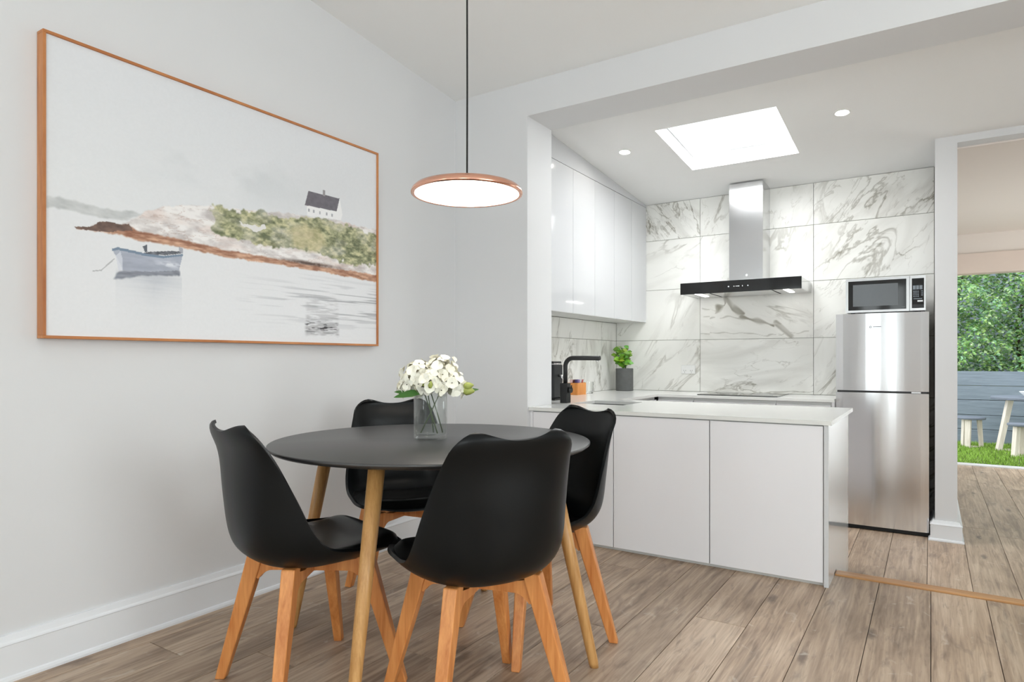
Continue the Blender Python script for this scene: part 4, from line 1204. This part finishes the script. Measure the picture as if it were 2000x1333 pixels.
WV = [0.140, 0.174, 0.200, 0.213, 0.223, 0.230, 0.234, 0.233, 0.229, 0.214, 0.194, 0.184]
def shell_pt(u, t_):
    w = crom(WT, WV, t_) - (0.066 * (1 - math.sqrt(max(0.0, 1 - ((t_ - 0.93) / 0.07) ** 2))) if t_ > 0.93 else 0.0); y = crom(PT, PYv, t_); z = crom(PT, PZv, t_)
    gy = crom(PT, GYv, t_); gz = crom(PT, GZv, t_)
    e = abs(u) ** 2.3
    k = max(0.0, (t_ - 0.82) / 0.18); k = k * k * (3 - 2 * k)
    # dipped top edge with raised corners, rolled slightly backwards
    z2 = z + (gz - z) * e + k * 0.009 * (math.sin(min(1.0, abs(u) * 1.2) * math.pi / 2) ** 2 - 0.8)
    y2 = y + (gy - y) * e - k * k * 0.010
    return Vector((w * (1.22 * u - 0.22 * u ** 3), y2, z2))
def shell_normal(u, t_):
    a = shell_pt(min(1, u + 0.01), t_) - shell_pt(max(-1, u - 0.01), t_)
    b = shell_pt(u, min(1, t_ + 0.01)) - shell_pt(u, max(0, t_ - 0.01))
    return b.cross(a).normalized()
def make_chair():
    root = bpy.data.objects.new('dining_chair', None); COL.objects.link(root)
    NU, NT = 30, 66
    v, f = [], []
    for j in range(NT + 1):
        s_ = j / NT
        if s_ > 0.85: s_ = 0.85 + 0.15 * math.sin((s_ - 0.85) / 0.15 * math.pi / 2)
        for i in range(NU + 1):
            v.append(shell_pt(-1 + 2 * i / NU, s_))
    for j in range(NT):
        for i in range(NU):
            a = j * (NU + 1) + i
            f.append((a, a + 1, a + NU + 2, a + NU + 1))
    sh = from_py('seat_shell', v, f, M['shell'], root, smooth=True, recalc=False)
    so = sh.modifiers.new('thickness', 'SOLIDIFY'); so.thickness = 0.011; so.offset = 1.0; so.use_rim = True
    bv = sh.modifiers.new('round_rim', 'BEVEL'); bv.width = 0.0045; bv.segments = 3; bv.limit_method = 'ANGLE'; bv.angle_limit = math.radians(50)
    # padded cushion
    v, f = [], []
    CU, CT = 20, 26
    t0, t1 = 0.045, 0.545
    for side in (0, 1):
        for j in range(CT + 1):
            b = -1 + 2 * j / CT
            for i in range(CU + 1):
                a = -1 + 2 * i / CU
                uu = a * 0.90 * (1 - 0.10 * abs(b) ** 5); tt = (t0 + t1) / 2 + b * (t1 - t0) / 2 * (1 - 0.05 * abs(a) ** 4)
                p = shell_pt(uu, tt); n = shell_normal(uu, tt)
                puff = max(0.0, (1 - abs(a) ** 5) * (1 - abs(b) ** 6))
                h_ = 0.0010 + (0.036 * puff ** 0.5 if side else 0.0)
                if b > 0.6: h_ -= (0.010 * (b - 0.6) / 0.4) if side else 0.0
                v.append(p + n * h_)
    k0 = (CU + 1) * (CT + 1)
    for j in range(CT):
        for i in range(CU):
            a = j * (CU + 1) + i
            f.append((a, a + 1, a + CU + 2, a + CU + 1)); f.append((k0 + a, k0 + a + CU + 1, k0 + a + CU + 2, k0 + a + 1))
    ring = [i for i in range(CU + 1)] + [j * (CU + 1) + CU for j in range(1, CT + 1)] + [CT * (CU + 1) + i for i in range(CU - 1, -1, -1)] + [j * (CU + 1) for j in range(CT - 1, 0, -1)]
    for q in range(len(ring)):
        a, b = ring[q], ring[(q + 1) % len(ring)]
        f.append((a, b, k0 + b, k0 + a))
    from_py('seat_cushion', v, f, M['leather'], root, smooth=True)
    # crossed rails with curved gussets
    for k in range(2):
        ang = math.radians(45 + 90 * k)
        zt, zb = (0.391, 0.362)
        prof = [(-0.192, 0.410), (-0.10, zt), (0.10, zt), (0.192, 0.410), (0.200, 0.345)]
        for q in range(7):
            a = q / 6
            prof.append((0.170 - 0.045 * a, 0.333 + 0.029 * (1 - (1 - a) ** 2)))
        prof += [(-p[0], p[1]) for p in reversed(prof[4:])]
        o = prism('cross_rail', prof, 'y', -0.0145, 0.0145, M['beech'], root)
        if k == 1:   # halved where they cross
            pass
        o.data.transform(Matrix.Rotation(ang, 4, 'Z'))
    # legs
    for k in range(4):
        ang = math.radians(45 + 90 * k)
        d = Vector((math.cos(ang), math.sin(ang), 0)); n = Vector((-d.y, d.x, 0))
        v = []
        for (z, r, hr_, hn) in ((0.0005, 0.300, 0.0165, 0.0150), (0.30, 0.211, 0.0245, 0.0200), (0.410 if k < 2 else 0.424, 0.180 if k < 2 else 0.176, 0.0265, 0.0210)):
            for a, b in ((-1, -1), (1, -1), (1, 1), (-1, 1)):
                v.append(d * (r + a * hr_) + n * (b * hn) + Vector((0, 0, z)))
        f = [(0, 1, 2, 3), (8, 9, 10, 11)]
        for lv in range(2):
            for q in range(4):
                f.append((lv * 4 + q, lv * 4 + (q + 1) % 4, lv * 4 + 4 + (q + 1) % 4, lv * 4 + 4 + q))
        o = from_py('leg', v, f, M['beech'], root)
        bv = o.modifiers.new('soft_edges', 'BEVEL'); bv.width = 0.004; bv.segments = 2
    # metal plate that joins seat and rails
    lathe('seat_plate', [(0, 0.3915), (0.075, 0.3915), (0.06, 0.3985), (0, 0.3985)], M['black'], root, seg=24)
    return root
GRP = 'black chairs around the round table'
proto = make_chair()
chairs = [(-1.7047, 1.4217, 76.0, 'black moulded chair with orange wooden legs, nearest the left wall, its padded seat showing'),
          (-1.1526, 1.5827, 150.0, 'black moulded chair in the foreground turning its whole back to the camera'),
          (-1.270, 2.120, -116.0, 'black moulded chair between the table and the kitchen peninsula'),
          (-1.9576, 2.1396, -37.0, 'black moulded chair on the far side of the table, behind the vase')]
for i, (x, y, a, lab) in enumerate(chairs):
    c_ = proto if i == 0 else copy_tree(proto)
    c_.location = (x, y, 0); c_.rotation_euler = (0, 0, math.radians(a - 90))
    tag(c_, lab, 'chair', GRP)

# ---- pendant lamp
LX, LY, LZ = -1.445, 1.924, 1.662
t = thing('pendant_lamp', 'flat copper pendant lamp glowing above the table', 'lamp', (LX, LY, LZ))
lathe('shade', [(0.0, 0.036), (0.03, 0.0358), (0.12, 0.034), (0.175, 0.030), (0.193, 0.024), (0.203, 0.014), (0.2068, 0.004), (0.2055, -0.001), (0.200, -0.003), (0.1935, -0.001), (0.1925, 0.004), (0.0, 0.004)], M['copper'], t, c=(LX, LY, LZ), seg=96, sharp=60)
lathe('diffuser', [(0, -0.0002), (0.1915, -0.0002), (0.1915, 0.0035), (0, 0.0035)], M['lamp'], t, c=(LX, LY, LZ), seg=72)
lathe('cord_grip', [(0, 0.036), (0.008, 0.036), (0.007, 0.052), (0, 0.052)], M['black'], t, c=(LX, LY, LZ), seg=20)
ce = dz(LY)
tube('cord', [(LX, LY, LZ + 0.05), (LX + 0.001, LY, LZ + 0.4), (LX, LY, LZ + 0.8), (LX, LY, ce - 0.02)], 0.0034, M['cord'], t, seg=10)
lathe('ceiling_rose', [(0, -0.03), (0.045, -0.03), (0.05, -0.026), (0.05, 0.006), (0, 0.006)], M['black'], t, c=(LX, LY, ce), seg=32)

# ---- downlights
for (x, y, lab) in ((-1.861, 4.374, 'small round ceiling downlight nearest the wall cabinets'), (-0.452, 4.391, 'small round ceiling downlight right of the roof window')):
    t = thing('downlight', lab, 'downlight', (x, y, kz(y)), 'kitchen downlights')
    sl = math.atan(-0.0785)
    for nm, prof, mt in (('trim_ring', [(0.034, -0.001), (0.040, -0.0045), (0.0475, -0.003), (0.048, -0.0002), (0.034, -0.0002)], M['white_plastic']), ('lens', [(0, -0.0008), (0.0338, -0.0012), (0.0338, -0.0003), (0, -0.0003)], M['led'])):
        o = lathe(nm, prof, mt, t, seg=36)
        o.data.transform(Matrix.Translation((x, y, kz(y))) @ Matrix.Rotation(sl, 4, 'X'))

# ---- vase with flowers
def thin_glass(name):
    m = bpy.data.materials.new(name); m.use_nodes = True
    nt = m.node_tree; nt.nodes.clear()
    out = N(nt, 'ShaderNodeOutputMaterial'); tr = N(nt, 'ShaderNodeBsdfTransparent'); tr.inputs['Color'].default_value = (0.955, 0.965, 0.96, 1)
    gl = N(nt, 'ShaderNodeBsdfGlossy', Roughness=0.03); df = N(nt, 'ShaderNodeBsdfDiffuse'); df.inputs['Color'].default_value = (0.85, 0.87, 0.86, 1)
    lw_ = N(nt, 'ShaderNodeLayerWeight', Blend=0.35)
    no = N(nt, 'ShaderNodeTexNoise', Scale=30.0)
    mr = N(nt, 'ShaderNodeMapRange'); mr.inputs['To Min'].default_value = 0.01; mr.inputs['To Max'].default_value = 0.04
    nt.links.new(no.outputs['Fac'], mr.inputs['Value'])
    m1 = N(nt, 'ShaderNodeMixShader'); m2 = N(nt, 'ShaderNodeMixShader')
    nt.links.new(mr.outputs['Result'], m1.inputs['Fac']); nt.links.new(tr.outputs[0], m1.inputs[1]); nt.links.new(df.outputs[0], m1.inputs[2])
    nt.links.new(lw_.outputs['Facing'], m2.inputs['Fac'])
    mf = N(nt, 'ShaderNodeMath', operation='MULTIPLY'); nt.links.new(lw_.outputs['Facing'], mf.inputs[0]); mf.inputs[1].default_value = 0.42
    nt.links.new(mf.outputs[0], m2.inputs['Fac'])
    nt.links.new(m1.outputs[0], m2.inputs[1]); nt.links.new(gl.outputs[0], m2.inputs[2]); nt.links.new(m2.outputs[0], out.inputs['Surface'])
    return m
M['vaseglass'] = thin_glass('thin_clear_glass')
VX, VY = -1.552, 1.842
vs = lathe('vase', [(0, 0.0), (0.058, 0.0), (0.0615, 0.004), (0.0615, 0.168), (0.0605, 0.170), (0.0585, 0.168), (0.0575, 0.020), (0.054, 0.016), (0, 0.016)], M['vaseglass'], None, c=(VX, VY, TZ + 0.0004), seg=64, sharp=60)
tag(vs, 'clear glass cylinder vase on the dining table', 'vase')
M['petal'] = plain('white_petal', S(250, 246, 230), 0.5, var=0.03, scale=60, spec=0.3)
M['petal'].node_tree.nodes['Principled BSDF'].inputs['Subsurface Weight'].default_value = 0.15
M['petal'].node_tree.nodes['Principled BSDF'].inputs['Subsurface Radius'].default_value = (0.01, 0.01, 0.008)
M['bud'] = plain('green_bud', S(168, 176, 92), 0.5, var=0.15, scale=50)
M['stamen'] = plain('dark_stamen', S(70, 62, 40), 0.6)
M['fleaf'] = plain('dark_green_leaf', S(58, 104, 38), 0.4, var=0.2, scale=40)
M['fstem'] = plain('stem_green', S(74, 92, 52), 0.5, var=0.1)
t = thing('flower_bouquet', 'bunch of white flowers with green buds standing in the glass vase', 'flowers', (VX, VY, TZ + 0.02))
rng = random.Random(21)
cen = Vector((VX + 0.010, VY + 0.004, TZ + 0.198))
def blossom_mesh(seed):
    r = random.Random(seed); v, f = [], []
    n = 5
    for k in range(n):
        a = 2 * math.pi * k / n + r.uniform(-0.1, 0.1)
        d = Vector((math.cos(a), math.sin(a), 0.35 + r.uniform(-0.3, 0.35)))
        pv, pf = leaf_vf((0, 0, 0), d, (0, 0, 1), r.uniform(0.020, 0.025), 0.024, curl=r.uniform(0.05, 0.5), prof=PETAL)
        b = len(v); v += pv; f += [tuple(b + q for q in fc) for fc in pf]
    me = bpy.data.meshes.new('blossom'); me.from_pydata(v, [], f); me.update()
    for p in me.polygons: p.use_smooth = True
    me.materials.append(M['petal'])
    return me
bms = [blossom_mesh(s) for s in range(4)]
sv, sf = lathe_vf([(0, 0.009), (0.0022, 0.0075), (0.0016, 0.004), (0, 0.003)], 8)
stm = bpy.data.meshes.new('stamen'); stm.from_pydata(sv, [], sf); stm.update(); stm.materials.append(M['stamen'])
# right vector and toward-camera vector in the room
RV = Vector((0.839, 0.544, 0)); TV = Vector((0.544, -0.839, 0))
heads = [(-0.055, 0.015, 0.030, 0.060), (0.030, 0.0, 0.040, 0.064), (0.062, 0.01, -0.002, 0.056), (-0.005, 0.045, 0.006, 0.055), (-0.08, 0.0, -0.012, 0.045), (0.02, -0.03, 0.03, 0.06)]
cnt = 0
for (hr_, ht, hz, rad) in heads:
    hc = cen + RV * hr_ + TV * ht + Vector((0, 0, hz))
    nb = 24
    for k in range(nb):
        zz = 1 - 1.55 * (k + 0.5) / nb
        ph = k * 2.399 + hr_ * 30
        dr_ = Vector((math.cos(ph) * math.sqrt(max(0, 1 - zz * zz)), math.sin(ph) * math.sqrt(max(0, 1 - zz * zz)), zz))
        pos = hc + dr_ * rad * rng.uniform(0.72, 1.02)
        o = bpy.data.objects.new('blossom', bms[cnt % 4]); link(o, t)
        q = dr_.to_track_quat('Z', 'Y')
        o.matrix_world = Matrix.Identity(4)
        o.matrix_basis = Matrix.Translation(pos) @ q.to_matrix().to_4x4() @ Matrix.Rotation(rng.uniform(0, 6), 4, 'Z')
        if cnt % 3 == 0:
            s_ = bpy.data.objects.new('stamen', stm); COL.objects.link(s_); s_.parent = o
        cnt += 1
def budo(pos, d, ln, rad):
    v, f = lathe_vf([(0, 0), (rad * 0.6, ln * 0.12), (rad, ln * 0.4), (rad * 0.75, ln * 0.7), (rad * 0.25, ln * 0.95), (0, ln)], 12)
    mt = Matrix.Translation(pos) @ Vector(d).to_track_quat('Z', 'Y').to_matrix().to_4x4()
    o = from_py('bud', [mt @ Vector(q) for q in v], f, M['bud'], t, smooth=True)
budo(cen + RV * 0.105 + TV * 0.02 + Vector((0, 0, -0.018)), RV * 1 + Vector((0, 0, -0.1)), 0.05, 0.018)
budo(cen + RV * 0.112 + TV * 0.03 + Vector((0, 0, -0.004)), RV * 1 + Vector((0, 0, 0.12)), 0.04, 0.014)
budo(cen + RV * -0.03 + TV * 0.085 + Vector((0, 0, 0.0)), RV * 0.8 + Vector((0, 0, 0.6)), 0.035, 0.008)
budo(cen + RV * 0.0 + TV * 0.09 + Vector((0, 0, -0.01)), RV * 0.1 + TV * 0.3 + Vector((0, 0, 0.8)), 0.03, 0.009)
for (a, b, h, d, ln, wd) in ((-0.02, 0.06, -0.022, RV * -1 + TV * 0.2 + Vector((0, 0, -0.12)), 0.115, 0.032), (-0.09, 0.03, -0.028, RV * -1 + Vector((0, 0, 0.12)), 0.05, 0.016), (0.10, 0.0, -0.03, RV + Vector((0, 0, 0.25)), 0.07, 0.022), (-0.02, -0.06, -0.02, TV * -1, 0.09, 0.03)):
    v, f = leaf_vf(cen + RV * a + TV * b + Vector((0, 0, h)), d, TV * 0.8 + Vector((0, 0, 0.6)), ln, wd, curl=0.1)
    from_py('leaf', v, f, M['fleaf'], t, smooth=True, recalc=False)
zb = TZ + 0.018
for (a, b, a2, b2) in ((-0.036, 0.0, 0.025, 0.01), (0.010, -0.01, -0.02, 0.0), (0.028, 0.02, -0.03, 0.02), (0.044, -0.01, -0.01, -0.01)):
    p0 = Vector((VX, VY, zb + 0.003)) + RV * a + TV * b; p1 = cen + RV * a2 + TV * b2 + Vector((0, 0, -0.03))
    tube('stem', [p0, p0.lerp(p1, 0.5) + Vector((0.002, 0, 0)), p1], [0.0024, 0.0022, 0.002], M['fstem'], t, seg=8)

# ================================================================== garden
GZ = -0.16
M['earth'] = plain('earth', S(70, 74, 44), 0.95, var=0.3, scale=20)
struct(box('ground', (-4, YG + 0.14, -0.5), (7, 15.5, GZ), M['earth'], bevel=0), 'ground of the back garden')
M['blade'] = attr_mat('grass_blade', 0.5, 0.3)
rs = np.random.RandomState(4)
nb = 26000
gx = rs.uniform(-0.6, 4.2, nb); gy = YG + 0.16 + (11.42 - YG - 0.16) * rs.rand(nb)
hh = rs.uniform(0.025, 0.05, nb); an = rs.uniform(0, 6.283, nb); lean = rs.uniform(0.0, 0.03, nb); la = rs.uniform(0, 6.283, nb)
w = 0.0065
P0 = np.stack([gx - w * np.cos(an), gy - w * np.sin(an), np.full(nb, GZ)], -1)
P1 = np.stack([gx + w * np.cos(an), gy + w * np.sin(an), np.full(nb, GZ)], -1)
P2 = np.stack([gx + lean * np.cos(la), gy + lean * np.sin(la), GZ + hh], -1)
vv = np.stack([P0, P1, P2], 1).reshape(-1, 3)
me = bpy.data.meshes.new('lawn'); me.vertices.add(nb * 3); me.vertices.foreach_set('co', vv.astype(np.float32).ravel())
me.loops.add(nb * 3); me.loops.foreach_set('vertex_index', np.arange(nb * 3, dtype=np.int32))
me.polygons.add(nb); me.polygons.foreach_set('loop_start', np.arange(0, nb * 3, 3, dtype=np.int32)); me.update(calc_edges=True)
cg = np.array(S(136, 172, 74)); cv = cg[None, :] * rs.uniform(0.7, 1.35, (nb, 1)) * np.array([1, 1, 0.9])[None, :]
ca = me.color_attributes.new('col', 'FLOAT_COLOR', 'POINT')
ca.data.foreach_set('color', np.concatenate([np.repeat(cv, 3, 0), np.ones((nb * 3, 1))], 1).astype(np.float32).ravel())
me.materials.append(M['blade'])
lw = link(bpy.data.objects.new('lawn', me)); lw['kind'] = 'stuff'; tag(lw, 'bright green short lawn beyond the garden door', 'grass')

# board fence / retaining wall
M['fence'] = wood('blue_grey_stained_board', S(104, 116, 126), S(126, 138, 148), (3, 40, 40), 0.65, 0.3)
fy = 11.5
t = thing('board_fence', 'low blue grey board fence in front of the hedge', 'fence', (1.6, fy, GZ))
fz = [GZ - 0.01, 0.243, 0.462, 0.667, 0.878]
fz = [GZ - 0.01, 0.035, 0.242, 0.460, 0.667, 0.878]
for k in range(5):
    for xa, xb in ((-0.8, 1.9), (1.904, 4.4)):
        box('board', (xa, fy, fz[k] + 0.003), (xb, fy + 0.035, fz[k + 1] - 0.003), M['fence'], t, bevel=0.003)
for xx in (-0.6, 0.62, 1.86, 3.1, 4.2):
    box('post', (xx, fy + 0.036, GZ - 0.01), (xx + 0.09, fy + 0.12, 0.85), M['fence'], t, bevel=0.003)
struct(box('ground_bed', (-0.9, fy + 0.125, GZ - 0.005), (4.4, 14.2, 0.66), M['earth'], bevel=0), 'raised soil bed behind the grey fence')

# hedge
M['hleaf'] = attr_mat('hedge_leaf', 0.38, 0.5)
t = thing('hedge', 'tall dense green hedge above the grey fence', 'hedge', (1.6, 12.5, 0.66))
nl = 38000
lx = rs.uniform(-0.7, 3.6, nl); lz = rs.uniform(0.72, 3.1, nl)
def lump(x, z):
    return 0.16 * np.sin(5.1 * x + 2.0 * np.sin(3 * z)) + 0.14 * np.sin(6.3 * z + 1.7 * x) + 0.10 * np.sin(13 * x - 9 * z + 1.0) + 0.07 * np.sin(21 * z + 15 * x)
ld = rs.rand(nl) ** 1.6
ly_ = 12.12 - lump(lx, lz) * 1.25 + ld * 0.85
ln = rs.uniform(0.042, 0.074, nl); wd = ln * rs.uniform(0.5, 0.7, nl)
th1 = rs.uniform(0, 6.283, nl); el = rs.uniform(-0.7, 0.7, nl)
dx = np.stack([np.cos(th1) * np.cos(el), -np.abs(np.sin(th1)) * np.cos(el) * 0.6 - 0.1, np.sin(el) - 0.2], -1); dx /= np.linalg.norm(dx, axis=1)[:, None]
rv = rs.normal(size=(nl, 3)); rv[:, 2] += 1.4; rv[:, 1] -= 0.8
sx_ = np.cross(dx, rv); sx_ /= np.linalg.norm(sx_, axis=1)[:, None]
nn = np.cross(sx_, dx)
B = np.stack([lx, ly_, lz], -1)
L_ = ln[:, None]; Wd = wd[:, None]
vv = np.stack([B, B + dx * L_ * 0.45 + sx_ * Wd * 0.5 + nn * Wd * 0.12, B + dx * L_ - nn * L_ * 0.12, B + dx * L_ * 0.45 - sx_ * Wd * 0.5 + nn * Wd * 0.12], 1).reshape(-1, 3)
fc = np.arange(nl * 4).reshape(-1, 4)
tri = np.concatenate([fc[:, [0, 1, 2]], fc[:, [0, 2, 3]]], 0)
me = bpy.data.meshes.new('foliage'); me.vertices.add(nl * 4); me.vertices.foreach_set('co', vv.astype(np.float32).ravel())
me.loops.add(tri.size); me.loops.foreach_set('vertex_index', tri.astype(np.int32).ravel())
me.polygons.add(len(tri)); me.polygons.foreach_set('loop_start', np.arange(0, tri.size, 3, dtype=np.int32)); me.update(calc_edges=True)
pal = np.array([S(104, 148, 74), S(78, 122, 62), S(142, 176, 96), S(116, 158, 118), S(164, 192, 140)])
cv = pal[rs.randint(0, 5, nl)] * rs.uniform(0.75, 1.2, (nl, 1))
ca = me.color_attributes.new('col', 'FLOAT_COLOR', 'POINT')
ca.data.foreach_set('color', np.concatenate([np.repeat(cv, 4, 0), np.ones((nl * 4, 1))], 1).astype(np.float32).ravel())
me.materials.append(M['hleaf'])
fo = link(bpy.data.objects.new('foliage', me), t); fo['kind'] = 'stuff'
M['bark'] = plain('bark', S(86, 72, 60), 0.9, var=0.2, scale=30)
rng = random.Random(8)
for k in range(9):
    bx_ = -0.7 + k * 0.6 + rng.uniform(-0.15, 0.15)
    tp = (bx_ + rng.uniform(-0.3, 0.3), 12.75, 3.1)
    br = tube('branch', [(bx_, 12.9, 0.60), (bx_ + rng.uniform(-0.1, 0.1), 12.85, 1.6), tp], [0.035, 0.025, 0.01], M['bark'], t, seg=8)
    for q in range(5):
        s_ = rng.uniform(0.25, 0.95); z = 0.66 + s_ * 2.4
        p0 = (bx_, 12.86, z); e_ = (bx_ + rng.uniform(-0.45, 0.45), 12.25 + rng.uniform(-0.1, 0.2), z + rng.uniform(0.05, 0.4))
        tube('twig', [p0, ((p0[0] + e_[0]) / 2, (p0[1] + e_[1]) / 2, (p0[2] + e_[2]) / 2 + 0.05), e_], [0.010, 0.007, 0.003], M['bark'], br, seg=6)
struct(box('wall_garden_end', (-4, 14.3, -0.3), (7, 14.45, 3.2), M['fence'], bevel=0), 'boundary wall behind the hedge')

# garden table, stools, bowl
M['slate'] = plain('grey_stone_top', S(104, 112, 124), 0.6, var=0.18, scale=16, bump=0.1, bscale=80)
M['limewood'] = wood('limewashed_wood', S(206, 196, 182), S(232, 224, 212), (30, 30, 3), 0.6)
def three_leg(name, label, cat, x, y, h, r, th_, rt_, rf_, a0, legw, group=None):
    t = thing(name, label, cat, (x, y, GZ), group)
    lathe('top' if cat == 'table' else 'seat', [(0, h - th_), (r - 0.006, h - th_), (r, h - th_ + 0.006), (r, h - 0.006), (r - 0.006, h), (0, h)], M['slate'], t, c=(x, y, GZ), seg=48)
    feet = []
    for k in range(3):
        a = math.radians(a0 + 120 * k)
        d = Vector((math.cos(a), math.sin(a), 0)); n = Vector((-d.y, d.x, 0)); v = []
        for (z, rr, hr_, hn) in ((0.001, rf_, legw * 0.35, legw * 0.5), (h - th_ - 0.0005, rt_, legw * 0.4, legw * 0.55)):
            for p, q in ((-1, -1), (1, -1), (1, 1), (-1, 1)):
                v.append(Vector((x, y, GZ + z)) + d * (rr + p * hr_) + n * (q * hn))
        from_py('leg', v, [(0, 1, 2, 3), (4, 5, 6, 7)] + [(q, (q + 1) % 4, 4 + (q + 1) % 4, 4 + q) for q in range(4)], M['limewood'], t)
        feet.append(Vector((x, y, GZ)) + d * (rf_ - 0.01))
    for k in range(3):
        a, b = feet[k], feet[(k + 1) % 3]
        tube('floor_bar', [a + Vector((0, 0, 0.012)), b + Vector((0, 0, 0.012))], 0.011, M['limewood'], t, seg=6)
    return t
three_leg('garden_table', 'round stone topped garden table with pale wooden legs on the lawn', 'table', 1.13, 10.78, 0.715, 0.46, 0.035, 0.27, 0.40, 198, 0.075)
three_leg('garden_stool', 'round garden stool in front of the grey fence, left of the table', 'stool', 0.46, 10.85, 0.42, 0.17, 0.03, 0.095, 0.12, 250, 0.06, 'garden stools')
three_leg('garden_stool', 'round garden stool standing in front of the garden table', 'stool', 0.965, 10.12, 0.415, 0.17, 0.03, 0.09, 0.125, 215, 0.06, 'garden stools')
bw = lathe('bowl', [(0, 0.0), (0.045, 0.0), (0.05, 0.006), (0.115, 0.07), (0.118, 0.075), (0.112, 0.073), (0.05, 0.014), (0, 0.012)], M['white_plastic'], None, c=(1.08, 10.65, GZ + 0.7153), seg=36)
tag(bw, 'white bowl on the garden table', 'bowl')

for o in bpy.data.objects:
    if '_o' in o:
        del o['_o']
